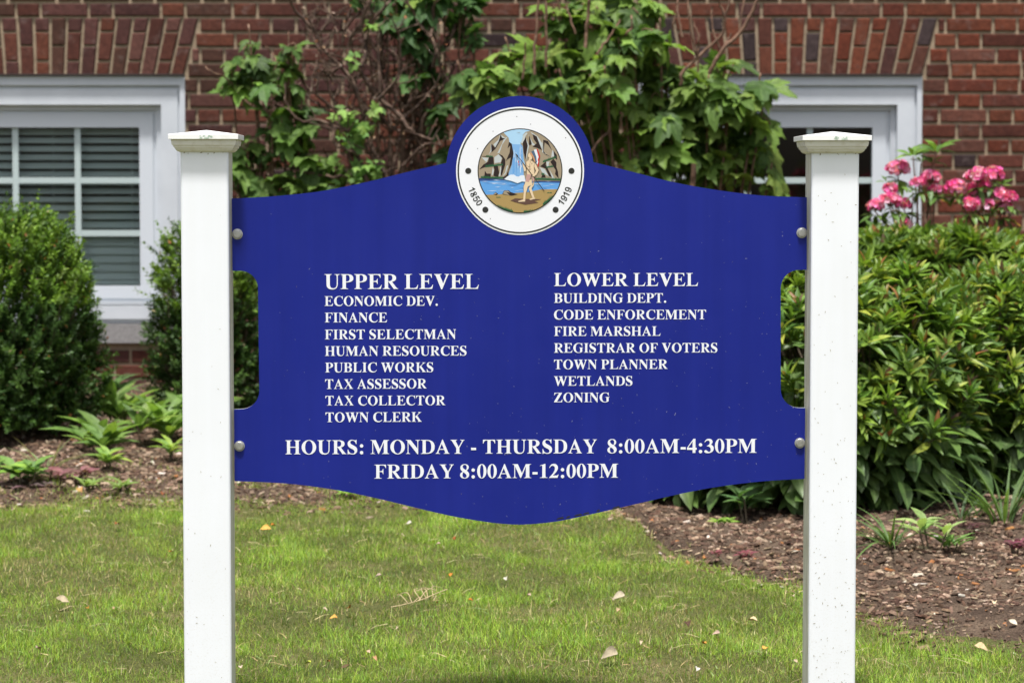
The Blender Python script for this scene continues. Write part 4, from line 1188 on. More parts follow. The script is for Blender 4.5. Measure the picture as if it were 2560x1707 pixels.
def bare_shrub():
    yb = 10.85
    b0 = at(950, 700, yb); base = np.array([b0[0], yb, float(G(b0[0], yb))])
    o = plant('bare_shrub', 'shrub of bare brown twigs with few leaves, before the wall left of the seal', 'shrub', base)
    lines = [px_line(p, 520, 0, 3.015, yb, a * .0017, b * .00135) for p, a, b in TW3]
    for p, a, b in list(TW3) * 2:                  # a second tier of branches behind, same habit
        dx, dy = RNG.uniform(-200, 200), RNG.uniform(-40, 60); k_ = RNG.uniform(.8, 1.15)
        if p[0][0] < 800 or p[0][0] > 1650: continue
        q = [(p[0][0] + dx + (x - p[0][0]) * k_ * (1 if dx < 0 else -.7 + .2 * RNG.random()), p[0][1] + dy + (y - p[0][1]) * k_) for x, y in p]
        lines.append(px_line(q, 520, 0, 3.015, yb + .18, a * .0013, b * .0011))
    tips = []
    for L, R in list(lines):                       # short dead side twigs
        for k in range(max(4, int(len(L) / 2.2))):
            i = RNG.integers(2, len(L)); p = L[i]
            d = unit(np.array([RNG.normal() * .7, RNG.normal() * .35, RNG.uniform(.2, 1.2)]))
            l_ = RNG.uniform(.03, .10)
            q = p + d * l_ * .5 + RNG.normal(size=3) * .006; e = p + d * l_ + np.array([0, 0, .01])
            lines.append((np.array([p, q, e]), np.array([.0034, .0029, .0023]))); tips.append(e)
            if RNG.random() < .55:
                e2 = q + unit(d + RNG.normal(size=3) * .6) * l_ * .5
                lines.append((np.array([q, e2]), np.array([.002, .0016]))); tips.append(e2)
    for i in range(0, 7):                           # stems down to the ground behind the sign
        a = base + np.array([RNG.uniform(-.1, .1), RNG.uniform(-.08, .08), -.03]); c = lines[[0, 1, 2, 6, 10, 1, 2][i]][0][0]
        lines.append((smooth_line([a, (a + c) / 2 + RNG.normal(size=3) * .02, c], 10), np.linspace(.013, .009, len(smooth_line([a, (a + c) / 2, c], 10)))))
    part(o, 'twigs', tubes(lines, 6), M_DEAD)
    t = np.array(tips); k = RNG.random(len(t)) < .75; t = t[k]; n = len(t)
    part(o, 'dead_foliage', scatter([strip_leaf(.6, 2, .4, .3)], t - rdir(n) * .004, rdir(n), rdir(n), RNG.uniform(.010, .022, n), palette([(.20, .12, .07), (.33, .25, .19), (.24, .09, .035), (.14, .09, .06)], n, .3)), M_LITTER)
    P, Cc = [], []
    for x, y, r, n in ((1100, 980, 90, 26), (1130, 1000, 60, 14), (1080, 1290, 120, 26), (1040, 830, 30, 5), (1270, 810, 40, 6), (1200, 190, 30, 4), (1080, 440, 30, 4), (1250, 1250, 60, 10)):
        c = at(520 + x / 3.015, y / 3.015, yb - .03)
        P.append(c + RNG.normal(size=(n, 3)) * np.array([r / 3.015, r / 4, r / 3.015]) * .6 * yb / FPX)
    P = np.vstack(P); n = len(P)
    d = unit(RNG.normal(size=(n, 3)) + np.array([0, -.5, -.2])); up = unit(np.array([0, -.7, .7]) + RNG.normal(size=(n, 3)) * .3)
    part(o, 'young_leaves', scatter(OAKS, P, d, up, RNG.uniform(.03, .065, n), palette([(.16, .28, .06), (.12, .22, .06), (.2, .32, .07)], n)), M_OAK)
    return o

H = lambda x, y, rx, ry, dens=1.0, dy=0.0: (520 + x / 3.015, y / 3.015, rx / 3.015, ry / 3.015, dens, dy)
K = lambda x, y, rx, ry, dens=1.0, dy=0.0: (1300 + x / 3.016, y / 3.016, rx / 3.016, ry / 3.016, dens, dy)
left_blobs = [H(320, 340, 80, 60, .9), H(330, 480, 190, 90), H(370, 620, 240, 100), H(190, 660, 90, 60, .7), H(610, 690, 140, 90), H(600, 520, 60, 60, .7), H(610, 390, 60, 40, .6), H(480, 880, 110, 80, .9, -.05), H(700, 880, 70, 60, .6), H(300, 1160, 130, 150), H(220, 1350, 70, 120, .9),
              H(640, 1050, 150, 90), H(740, 990, 60, 60, .8), H(470, 1010, 90, 70, .9), H(780, 1250, 170, 110, 1.1), H(370, 1340, 180, 110), H(600, 1420, 170, 90, 1.0), H(850, 1420, 140, 70, 1.0), H(470, 1190, 90, 70, .8), H(420, 1470, 220, 60, .9), H(960, 1300, 80, 60, .6), H(1120, 1330, 120, 70, .8, .1), H(1280, 1290, 90, 70, .7, .12), H(1150, 1010, 80, 90, .6, .1)]
def red_stub(base):
    out = []
    for p, a, b in (([(480, 850), (280, 760), (150, 600), (20, 540), (-20, 500)], 4.2, 2.6), ([(520, 480), (480, 400), (430, 350)], 3.4, 3), ([(560, 760), (600, 820), (620, 870)], 3.4, 3), ([(500, 640), (490, 560), (530, 470)], 3.2, 2.6)):
        out.append(px_line(p, 520, 0, 3.015, 10.85, a * .0012, b * .001))
    return out
hydrangea('loose mid green lobed leaf shrub against the brick, right of the left white post', (690, 0), 10.9, left_blobs, 11.5, [(.09, .16, .036), (.072, .132, .032), (.11, .185, .04), (.055, .102, .028)], extra=red_stub, light=.06)
top_blobs = [H(1420, 60, 110, 90, .9), H(1180, 30, 80, 60, .6), H(1480, 280, 110, 70, .8), H(1720, 640, 90, 120, .9), H(1750, 900, 80, 140, .9), H(1790, 1160, 70, 80, .9), H(1560, 600, 70, 70, .5), H(1560, 40, 160, 90), H(1340, 150, 70, 60, .8), H(1600, 160, 120, 70), H(1660, 330, 80, 110), H(1580, 260, 60, 60, .7), H(1900, 70, 150, 110), H(1960, 230, 110, 90), H(1640, 470, 70, 60, .8), H(2010, 340, 60, 80, .9), H(1780, -40, 250, 70), H(1500, -60, 180, 60)]
hydrangea('dark lobed leaf shrub high on the brick wall above and left of the round seal', (1100, 0), 11.0, top_blobs, 11.5, [(.055, .12, .034), (.045, .095, .03), (.07, .145, .038)], light=.04)
right_blobs = [K(-160, 620, 200, 140, 1.5, -.12), K(-420, 600, 90, 60, .8, -.1), K(-330, 760, 110, 90, .8, -.1), K(-290, 640, 90, 110, 1, -.12), K(-230, 800, 90, 110, .9, -.1), K(-330, 1120, 70, 90, .9, -.1), K(-60, 430, 120, 80, .9),
 K(300, 90, 210, 110), K(560, 60, 160, 90), K(800, 60, 260, 100), K(1000, 60, 110, 80, .9), K(500, 230, 330, 120), K(850, 280, 220, 110, 1.2, -.15), K(1060, 300, 130, 100, 1.1, -.12), K(760, 440, 180, 110, 1.1, -.16), K(1020, 470, 170, 100), K(200, 500, 270, 170, 1.1, -.05), K(650, 640, 170, 110, 1.2, -.2), K(330, 660, 230, 110, 1.1, -.12),
 K(500, 830, 110, 110, 1.0, -.1), K(840, 780, 150, 90, 1.1, -.12), K(1110, 680, 190, 180, 1.1), K(1420, 700, 230, 120, 1.1, -.1), K(1580, 780, 160, 100, 1.1, -.12), K(1790, 690, 130, 75, 1.1, -.08), K(1340, 560, 140, 80, .8), K(1540, 500, 100, 80, .9), K(1060, 930, 280, 150, 1.1, -.08), K(1560, 880, 220, 140, 1.1, -.05), K(1810, 920, 110, 70, 1.2, -.08), K(1140, 1130, 260, 140, 1.1, -.06),
 K(560, 560, 420, 420, .30, .16), K(620, 980, 160, 260, .8, .12), K(1250, 900, 420, 380, .3, .16), K(1080, 1240, 300, 160, .6, .14), K(1430, 1180, 180, 180, 1.0), K(1650, 1180, 190, 170, 1.0), K(1800, 1090, 100, 110, .9), K(900, 1260, 150, 90, 1.1, -.1), K(1150, 1340, 220, 90, 1.0), K(1500, 1370, 230, 80, .9), K(1880, 1330, 70, 120, .8, -.1), K(880, 1060, 100, 80, .9), K(1300, 900, 120, 90, 1.0)]
def right_twigs(base):
    L = [([(110, 560), (115, 300), (140, 0), (145, -60)], 5, 4.4), ([(195, 520), (200, 300), (190, 0), (188, -60)], 5, 4.4), ([(490, 370), (505, 200), (520, 0), (525, -60)], 6, 5), ([(1215, 640), (1225, 540), (1350, 430), (1530, 250), (1550, 110), (1590, -30)], 6, 4.2), ([(1430, 560), (1510, 400), (1680, 230), (1790, 0), (1810, -60)], 7, 6),
         ([(1330, 420), (1320, 380), (1280, 170), (1260, 0), (1255, -60)], 4.6, 4), ([(1340, 420), (1350, 280), (1300, 160)], 4, 3), ([(1520, 410), (1470, 290), (1440, 140), (1450, 60)], 4.4, 3.6), ([(540, 1150), (600, 1060), (680, 980)], 4, 3.4), ([(1290, 1480), (1300, 1400), (1310, 1230)], 11, 9), ([(580, 410), (680, 270), (760, 150)], 4, 3), ([(790, 265), (850, 200)], 4, 3.6),
         ([(20, 600), (40, 330)], 4, 3), ([(1550, 330), (1590, 265)], 4, 3.6), ([(1540, 120), (1500, 20), (1490, -40)], 4, 3.4), ([(1220, 280), (1190, 60), (1180, -30)], 4.4, 3.8), ([(420, 250), (360, 90), (350, 30)], 3.6, 3), ([(1660, 250), (1680, 40), (1684, -40)], 3.2, 2.8), ([(1150, 220), (1180, 80)], 3.4, 3), ([(760, 980), (770, 850)], 4, 3.4)]
    return [px_line(p, 1300, 0, 3.016, 10.55, a * .00125, b * .00115, .02) for p, a, b in L]
hydrangea('big leafy green shrub with large lobed leaves between round seal and right window', (1690, 0), 10.75, right_blobs, 13.0, GREEN_OAK, extra=right_twigs, light=.13)
bare_shrub()

# --- clipped boxwoods
def boxwood(label, uc, yb, half_w, v_top, seed):
    b0 = at(uc, 900, yb); base = np.array([b0[0], yb, float(mulch_z(b0[0], yb))])
    zt = at(uc, v_top, yb)[2]; H_ = zt - base[2]
    o = plant('boxwood_shrub', label, 'shrub', base, None)
    r2 = np.random.default_rng(seed); ph = r2.uniform(0, 6, 6)
    n = int(7800 * (half_w / .35) ** 2 * (H_ / .9))
    t = r2.random(n); a = r2.uniform(0, 2 * np.pi, n)
    rad = r2.random(n) ** .30
    zz = .05 + t * .95
    prof = np.where(zz < .25, .86 + .14 * zz / .25, np.where(zz < .62, 1.0, np.sqrt(np.clip(1 - ((zz - .62) / .40) ** 2.2, 0, 1))))
    lump = 1 + .08 * np.sin(3 * a + ph[0] + 4 * zz) + .07 * np.sin(5 * a + ph[1] - 7 * zz) + .06 * np.sin(9 * a + ph[2] + 11 * zz) + .03 * np.sin(16 * a - 17 * zz)
    R_ = half_w * prof * lump * rad
    top_l = 1 + .035 * np.sin(4 * a + ph[3]) * (zz > .6)
    p = np.stack([R_ * np.cos(a), R_ * np.sin(a) * .95, zz * H_ * top_l], 1) + base
    outw = np.stack([np.cos(a) * (1 - .55 * t), np.sin(a) * (1 - .55 * t), .35 + 1.1 * t], 1)
    ax = unit(outw + r2.normal(size=(n, 3)) * .33)
    P, Dd, Up, Sz, Cc = [], [], [], [], []
    sprig_c = palette([(.037, .08, .014), (.03, .065, .013), (.047, .098, .016), (.062, .12, .019)], n, .25)
    fresh = (zz > .6) & (r2.random(n) < .75)
    sprig_c[fresh] = palette([(.115, .20, .022), (.145, .24, .026), (.09, .17, .02)], fresh.sum())
    L = r2.uniform(.035, .075, n) * (1 + .7 * (zz > .8) * (r2.random(n) < .3))
    lines = []
    nl = 14
    side0 = unit(np.cross(ax, unit(r2.normal(size=(n, 3)))))
    side1 = np.cross(ax, side0)
    for k in range(nl):
        f_ = (k // 2 + 1) / (nl / 2)
        s = side0 if (k // 2) % 2 == 0 else side1
        sg = 1 if k % 2 == 0 else -1
        d = unit(ax * .75 + s * sg * (1.05 - .5 * f_) + r2.normal(size=(n, 3)) * .12)
        P.append(p + ax * (L * f_)[:, None]); Dd.append(d); Up.append(unit(ax + r2.normal(size=(n, 3)) * .25 + np.array([0, 0, .3])))
        Sz.append(r2.uniform(.014, .024, n)); Cc.append(sprig_c * r2.uniform(.85, 1.2, (n, 1)))
    Cc = np.vstack(Cc); q = r2.random(len(Cc)); Cc[q < .006] = (.30, .12, .04); Cc[(q > .006) & (q < .009)] = (.4, .33, .2)
    part(o, 'foliage', scatter(BOXL, np.vstack(P), np.vstack(Dd), np.vstack(Up), np.concatenate(Sz), Cc), M_BOX, False)
    pick = r2.choice(n, min(n, 700), replace=False)
    for i in pick:
        lines.append((np.array([p[i] - ax[i] * .05, p[i] + ax[i] * L[i] * .95]), np.array([.0018, .001])))
    for k in range(26):
        i = r2.integers(0, n); a0 = base + np.array([r2.uniform(-.07, .07), r2.uniform(-.07, .07), -.03])
        lines.append((smooth_line([a0, (a0 + p[i]) / 2 + np.array([0, 0, -.03]), p[i]], 8), np.linspace(.010, .003, len(smooth_line([a0, (a0 + p[i]) / 2, p[i]], 8)))))
    part(o, 'stems', tubes(lines, 4), M_STEM)
    return o
boxwood('large rounded boxwood with bright new tips before the left window', 30, 9.85, .305, 572, 11)
boxwood('smaller dark boxwood partly hidden behind the left white post', 522, 10.45, .215, 598, 12)

# --- glossy lance leaved shrubs on the right
def lance_shrub(label, cu, yb, half, v_top, seed, pal, size, dens=1.0, young=1.0, depth=.8):
    b0 = at(cu, 900, yb); base = np.array([b0[0], yb, float(mulch_z(b0[0], yb))])
    H_ = at(cu, v_top, yb)[2] - base[2]
    o = plant('lance_leaf_shrub', label, 'shrub', base)
    r2 = np.random.default_rng(seed); ph = r2.uniform(0, 6, 6)
    P, Dd, Up, Sz, Cc, lines = [], [], [], [], [], []
    def shell(n, rad0, rad1, zlo):
        a = r2.uniform(0, 2 * np.pi, n); zz = zlo + (1 - zlo) * r2.random(n) ** .9
        prof = np.where(zz < .45, .90 + .1 * zz / .45, np.sqrt(np.clip(1 - ((zz - .45) / .57) ** 2.6, 0, 1)))
        lump = 1 + .09 * np.sin(3 * a + ph[0] + 3 * zz) + .07 * np.sin(6 * a + ph[1] - 5 * zz)
        rad = r2.uniform(rad0, rad1, n)
        R_ = half * prof * lump * rad
        p = np.stack([R_ * np.cos(a), R_ * np.sin(a) * depth, zz * H_ * (1 + .03 * np.sin(5 * a + ph[2]))], 1) + base
        ax = unit(np.stack([np.cos(a) * (1.1 - .8 * zz), np.sin(a) * (1.1 - .8 * zz), .25 + 1.1 * zz], 1) + r2.normal(size=(n, 3)) * .2)
        return p, ax, zz
    nr = int(dens * 520 * (half / .6) ** 2 * (H_ / .9))
    p, ax, zz = shell(nr, .9, 1.04, .28)
    pi_, axi, zzi = shell(int(nr * .8), .55, .9, .2)
    p, ax, zz = np.vstack([p, pi_]), np.vstack([ax, axi]), np.concatenate([zz, zzi])
    n = len(p)
    s0 = unit(np.cross(ax, unit(r2.normal(size=(n, 3))))); s1 = np.cross(ax, s0)
    base_c = palette(pal, n, .2)
    nl = 12
    for k in range(nl):
        th = k * 2.399 + r2.uniform(-.3, .3, n)
        f_ = k / (nl - 1)                                      # 0 outermost, 1 innermost
        spread = 1.20 - .95 * f_ + r2.normal(size=n) * .12
        d = unit(ax * np.cos(spread)[:, None] + (s0 * np.cos(th)[:, None] + s1 * np.sin(th)[:, None]) * np.sin(spread)[:, None])
        P.append(p + ax * (.03 * f_ - .02)); Dd.append(d); Up.append(ax + r2.normal(size=(n, 3)) * .15)
        Sz.append(size * (1.05 - .5 * f_) * r2.uniform(.8, 1.2, n))
        c = base_c * r2.uniform(.85, 1.2, (n, 1))
        if f_ > .72:
            yk = (r2.random(n) < .24 * young)
            c[yk] = palette([(.24, .16, .035), (.26, .10, .035), (.17, .17, .04), (.14, .07, .05)], yk.sum())
        else:
            yk = r2.random(n) < .16
            c[yk] = palette([(.21, .27, .03), (.26, .30, .045)], yk.sum())
        Cc.append(c)
    v1 = scatter(LANCES, np.vstack(P), np.vstack(Dd), np.vstack(Up), np.concatenate(Sz), np.vstack(Cc))
    # broad older leaves low down and inside
    m = int(nr * 6)
    q, qx, qz = shell(m, .4, 1.02, .02); keep = (qz < .58); q, qx = q[keep], qx[keep]; m = len(q)
    a_ = r2.uniform(0, 2 * np.pi, int(nr * 2.2)); r_ = half * .92 * r2.uniform(.6, 1.05, len(a_))     # skirt down to the mulch
    q = np.vstack([q, np.stack([r_ * np.cos(a_), r_ * np.sin(a_) * depth, H_ * r2.uniform(.02, .26, len(a_))], 1) + base])
    qx = np.vstack([qx, unit(np.stack([np.cos(a_), np.sin(a_), np.full(len(a_), .25)], 1))]); m = len(q)
    d = unit(qx * np.array([1, 1, .1]) + np.array([0, 0, -.45]) + r2.normal(size=(m, 3)) * .45)
    up = unit(np.array([0, 0, 1.0]) + .7 * qx * np.array([1, 1, 0]) + r2.normal(size=(m, 3)) * .25)
    v2 = scatter(OVATES, q, d, up, r2.uniform(.06, .115, m), palette([(.07, .125, .034), (.06, .105, .03), (.085, .145, .036)], m))
    V = np.vstack([v1[0], v2[0]]); F = np.vstack([v1[1], v2[1] + len(v1[0])]); Cx = np.vstack([v1[2], v2[2]])
    part(o, 'foliage', (V, F, Cx), M_LANCE)
    for i in r2.choice(n, min(n, 260), replace=False):
        a0 = base + np.array([r2.uniform(-.22, .22) * half / .5, r2.uniform(-.2, .2) * half / .5, -.03])
        mid = a0 * .45 + p[i] * .55 + np.array([0, 0, -.05])
        sl = smooth_line([a0, mid, p[i] + ax[i] * .02], 8)
        lines.append((sl, np.linspace(.0055, .002, len(sl))))
    part(o, 'stems', tubes(lines, 5), M_STEM)
    return o
LP = [(.135, .225, .032), (.105, .185, .032), (.17, .26, .034), (.075, .14, .034)]
lance_shrub('front glossy lance leaved shrub with reddish shoots, both sides of the right white post', 2060, 8.5, .60, 676, 21, LP, .088, 1.2)
lance_shrub('lance leaved shrub at the right edge over tall grass blades', 2590, 8.78, .52, 690, 22, LP, .085, 1.2)
lance_shrub('higher lance leaved shrub at the back under the pink flowers', 2330, 9.75, .74, 602, 23, [(.10, .17, .03), (.13, .205, .03), (.08, .14, .03)], .10, .85, .6, .5)
def fine_shrub():
    boxw = 2520
    b0 = at(boxw, 900, 9.2); base = np.array([b0[0], 9.2, float(mulch_z(b0[0], 9.2))])
    o = plant('fine_leaf_shrub', 'low pale yellow green shrub of fine leaves nested among the lance leaved shrubs', 'shrub', base)
    n = 1500
    a = RNG.uniform(0, 6.28, n); zz = RNG.random(n) ** .7; R_ = .34 * np.sqrt(np.clip(1 - (zz * .98) ** 3, 0, 1)) * RNG.random(n) ** .3
    H_ = at(boxw, 700, 9.2)[2] - base[2]
    p = base + np.stack([R_ * np.cos(a), R_ * np.sin(a) * .8, H_ * (.15 + .85 * zz)], 1)
    P, Dd, Up, Sz, Cc = [], [], [], [], []
    for k in range(9):
        d = unit(np.array([0, 0, .8]) + RNG.normal(size=(n, 3)) * .6)
        P.append(p + d * .01); Dd.append(d); Up.append(rdir(n) + np.array([0, -.5, .5])); Sz.append(RNG.uniform(.018, .038, n)); Cc.append(palette([(.19, .27, .03), (.15, .23, .028), (.23, .30, .04)], n))
    part(o, 'foliage', scatter(LANCES, np.vstack(P), np.vstack(Dd), np.vstack(Up), np.concatenate(Sz), np.vstack(Cc)), M_LANCE)
    lines = [(smooth_line([base + np.array([RNG.uniform(-.08, .08), RNG.uniform(-.08, .08), -.02]), (base + p[i]) / 2, p[i]], 6), .002) for i in range(60)]
    part(o, 'stems', tubes(lines, 4), M_STEM)
fine_shrub()

# --- flowering laurel
FLOWER = []
def flower_template():
    v, f, w_ = [], [], []
    n = 10
    v.append((0, 0, 0)); w_.append(0)
    for k in range(n):
        a = 2 * math.pi * k / n; r = .5 if k % 2 == 0 else .40
        v.append((.55 * r * math.cos(a), .55 * r * math.sin(a), .10)); w_.append(.0)
    for k in range(n):
        a = 2 * math.pi * k / n; r = .52 if k % 2 == 0 else .38
        v.append((r * math.cos(a), r * math.sin(a), .30)); w_.append(1)
    for k in range(n):
        k2 = (k + 1) % n
        f += [(0, 1 + k, 1 + k2), (1 + k, 11 + k, 11 + k2), (1 + k, 11 + k2, 1 + k2)]
    v = np.array(v); v[:, [1, 2]] = v[:, [2, 1]]            # opens along +Y
    return v, np.array(f), np.array(w_)
FL = flower_template()
def laurel(label, base_u, yb, clusters, tufts, seed):
    r2 = np.random.default_rng(seed)
    b0 = at(base_u, 900, yb); base = np.array([b0[0], yb, float(mulch_z(b0[0], yb))])
    o = plant('mountain_laurel', label, 'flowering shrub', base)
    lines, P, Dd, Up, Sz, Cc = [], [], [], [], [], []
    crown = base + np.array([0, 0, .55])
    for (u, v, r) in clusters:
        c = at(u, v, yb + r2.uniform(-.08, .08)); R_ = r * yb / FPX
        n = max(14, int(60 * (r / 24) ** 2))
        q = rdir(n); q[:, 2] = np.abs(q[:, 2]) * .9 + .02 - .35 * (r2.random(n) < .3); q = unit(q)
        p = c + q * np.array([R_, R_, R_ * .8]) * r2.uniform(.75, 1.02, (n, 1))
        col = palette([(.72, .13, .37), (.79, .26, .50), (.64, .08, .29), (.85, .50, .66)], n, .15)
        vfc = scatter([FL], p, q + r2.normal(size=(n, 3)) * .25, rdir(n), r2.uniform(.021, .031, n), col)
        fc = part(o, 'flower_cluster', vfc, M_PETAL)
        st = c - np.array([0, 0, R_ * .6])
        for k in range(0, n, 2): lines.append((np.array([st, p[k]]), .0009))
        a0 = crown + r2.normal(size=3) * np.array([.05, .04, .05])
        lines.append((smooth_line([base + r2.normal(size=3) * np.array([.05, .05, 0]), a0, (a0 + st) / 2 + r2.normal(size=3) * .02, st], 14), np.linspace(.006, .0026, len(smooth_line([base, a0, st, st], 14)))))
        m = 7
        d = unit(np.stack([np.cos(np.arange(m) * 2.4), np.sin(np.arange(m) * 2.4), np.full(m, -.25)], 1) + r2.normal(size=(m, 3)) * .25)
        P.append(np.repeat(st[None] - [[0, 0, .015]], m, 0)); Dd.append(d); Up.append(np.tile([0, -.3, 1.], (m, 1))); Sz.append(r2.uniform(.05, .08, m)); Cc.append(palette([(.07, .14, .03), (.11, .19, .035), (.09, .16, .03)], m))
        if r2.random() < .5: Cc[-1][0] = (.42, .24, .03)
    for (u, v, r, m) in tufts:
        c = at(u, v, yb + r2.uniform(-.06, .06)); R_ = r * yb / FPX
        d = unit(np.stack([np.cos(np.arange(m) * 2.4 + 1), np.sin(np.arange(m) * 2.4 + 1) * .8, r2.uniform(.1, 1.0, m)], 1))
        P.append(np.repeat(c[None], m, 0) + d * .006); Dd.append(d); Up.append(np.tile([0, -.4, 1.], (m, 1)) + r2.normal(size=(m, 3)) * .15); Sz.append(R_ * r2.uniform(1.0, 1.4, m)); Cc.append(palette([(.09, .19, .03), (.13, .24, .04), (.07, .15, .03)], m))
        a0 = crown + r2.normal(size=3) * .04
        lines.append((smooth_line([a0, (a0 + c) / 2 + r2.normal(size=3) * .015, c], 10), np.linspace(.0042, .0024, len(smooth_line([a0, a0, c], 10)))))
    ov = [strip_leaf(.36, 5, .3, .2, .5, 1.0), strip_leaf(.33, 5, .35, .38, .5, 1.0)]
    part(o, 'foliage', scatter(ov, np.vstack(P), np.vstack(Dd), np.vstack(Up), np.concatenate(Sz), np.vstack(Cc)), M_LANCE)
    part(o, 'stems', tubes(lines, 5), M_BARK)
Q = lambda x, y: (1760 + x / 2.45, y / 2.45)
laurel('pink flowering shrub with a tall leafy shoot before the right edge of the right window', 2290, 9.95,
  [(*Q(1190, 1040), 27), (*Q(1385, 1095), 22), (*Q(1320, 1130), 17), (*Q(1140, 1160), 15), (*Q(1050, 1270), 19), (*Q(1140, 1235), 24), (*Q(1225, 1262), 16), (*Q(1235, 1378), 13), (*Q(1415, 1165), 12)],
  [(*Q(1280, 960), 34, 11), (*Q(1420, 930), 46, 12), (*Q(1400, 1000), 28, 7), (*Q(1330, 1000), 22, 5), (*Q(1120, 1120), 22, 5), (*Q(1280, 1180), 22, 6), (*Q(1090, 1310), 22, 5), (*Q(1040, 1420), 40, 9), (*Q(1180, 1430), 34, 8)], 31)
laurel('pink flowering shrub against plain brick at the far right', 2480, 9.9,
  [(*Q(1675, 1085), 27), (*Q(1770, 1080), 26), (*Q(1540, 1150), 22), (*Q(1630, 1175), 20), (*Q(1700, 1130), 20), (*Q(1820, 1200), 20), (*Q(1870, 1215), 18), (*Q(1640, 1255), 20), (*Q(1720, 1265), 18), (*Q(1840, 1290), 21)],
  [(*Q(1820, 1140), 26, 8), (*Q(1560, 1220), 18, 5), (*Q(1780, 1310), 22, 6), (*Q(1840, 1360), 20, 5), (*Q(1680, 1300), 20, 5), (*Q(1610, 1330), 18, 4), (*Q(1480, 1440), 36, 8)], 32)

# --- low plants of the bed
def herb(name, label, cat, u, v, temps, n, size, pal, upness, m=None, tall=0.0, tiers=1, spread=.02, group=None):
    b = gp(u, v); b[2] = float(mulch_z(b[0], b[1])) if b[1] > edge_y(b[0]) else b[2]
    o = plant(name, label, cat, b, group)
    P, Dd, Up, Sz, lines = [], [], [], [], []
    for t in range(tiers):
        off = np.array([RNG.normal() * spread, RNG.normal() * spread, 0]); h = tall * RNG.uniform(.6, 1.1) if tall else .004
        top = b + off + np.array([RNG.normal() * .015, RNG.normal() * .015, h])
        lines.append((smooth_line([b + off * .5 - np.array([0, 0, .02]), (b + off + top) / 2, top], 6), .0028))
        for k in range(n):
            th = k * 2.399 + RNG.uniform(-.4, .4); e = upness * RNG.uniform(.5, 1.3)
            f_ = k / n
            Dd.append((math.cos(th), math.sin(th), e)); P.append(top * (1 - .5 * f_ * (tall > 0)) + (b + off) * (.5 * f_ * (tall > 0)) + RNG.normal(size=3) * .003)
            Up.append((-.3 * math.cos(th), -.3 * math.sin(th) - .25, 1.0)); Sz.append(size * RNG.uniform(.6, 1.15))
    k = len(P)
    part(o, 'leaves', scatter(temps, P, Dd, Up, Sz, palette(pal, k)), m or M_HERB)
    for ln in lines: part(o, 'stem', tubes([ln], 5), M_STEM)
    return o
GW = [(.125, .215, .045), (.16, .255, .045), (.095, .175, .04)]
WK = [strip_leaf(.31, 5, .35, .3, .38, 1.1), strip_leaf(.27, 5, .4, .5, .4, 1.1)]
Q6 = lambda x, y: (x / 1.96, 480 + y / 1.96)
herb('weed', 'tall pointed leaf weed at the middle of the weed patch by the left post', 'weed', *Q6(600, 1210), WK, 6, .17, GW, 2.0, tall=.10, tiers=4, spread=.05)
herb('weed', 'broad arching weed at the left end of the weed patch, before the large boxwood', 'weed', *Q6(440, 1290), WK, 6, .17, GW, 1.2, tall=.06, tiers=4, spread=.07)
herb('weed', 'low spreading weed behind the tall pointed leaf weed, near the second boxwood', 'weed', *Q6(700, 1190), WK, 6, .14, GW, 1.2, tall=.08, tiers=4, spread=.07)
herb('weed', 'fresh green weed between the arching weed and the pale rosette', 'weed', *Q6(520, 1310), WK, 6, .12, GW, 1.0, tall=.06, tiers=4, spread=.06)
herb('weed', 'pale rosette weed in front of the weed patch, its centre yellow green', 'weed', *Q6(545, 1390), WK, 11, .085, [(.2, .32, .06), (.16, .27, .055), (.26, .36, .06)], .75, tall=.05, tiers=2, spread=.012)
herb('weed', 'leafy weed close beside the left white post', 'weed', *Q6(745, 1260), WK, 6, .16, GW, 1.5, tall=.08, tiers=4, spread=.06)
herb('weed', 'upright weed half hidden behind the left white post', 'weed', *Q6(860, 1230), WK, 6, .16, GW, 1.9, tall=.09, tiers=4, spread=.06)
herb('weed', 'narrow bright weed rising at the front right of the weed patch', 'weed', *Q6(815, 1345), [strip_leaf(.25, 5, .4, .5)], 7, .08, [(.18, .30, .06), (.24, .34, .05)], 1.3, tall=.06, tiers=2, spread=.015)
herb('weed', 'dark leafy weed at the foot of the wall between the two boxwoods', 'weed', *Q6(560, 1060), WK, 9, .10, [(.07, .14, .04), (.09, .17, .045)], .9, tall=.10, tiers=3, spread=.04)
herb('weed', 'tiny yellow green weed on bare soil left of the left post', 'weed', *Q6(470, 1470), [strip_leaf(.3, 4, .4, .4)], 7, .05, [(.2, .3, .07)], 1.1, tiers=2, spread=.02)
herb('weed', 'tiny weed where the soil meets the lawn left of the left post', 'weed', *Q6(630, 1480), [strip_leaf(.25, 4, .4, .5)], 8, .06, [(.18, .26, .07)], 1.2, tiers=2, spread=.03)
herb('clump_plant', 'bright green leafy plant at the left edge between boxwood and lawn', 'plant', *Q6(70, 1480), OVATES, 10, .075, [(.14, .26, .06), (.2, .33, .06), (.10, .2, .06)], .7, tall=.07, tiers=5, spread=.06)
herb('red_leaf_plant', 'dusty pink red foliage low before the large boxwood', 'plant', *Q6(280, 1425), OVATES, 8, .045, [(.20, .075, .09), (.26, .11, .13), (.15, .07, .07)], .5, tall=.035, tiers=6, spread=.05)
herb('red_leaf_plant', 'small purple red sprout beside the bright green plant at the left edge', 'plant', *Q6(140, 1490), OVATES, 7, .035, [(.16, .08, .10), (.13, .09, .09)], .5, tall=.02, tiers=4, spread=.04)
Q7 = lambda x, y: (1900 + x / 1.96, 560 + y / 1.96)
Q8 = lambda x, y: (1500 + x / 2.219, 1180 + y / 2.219)
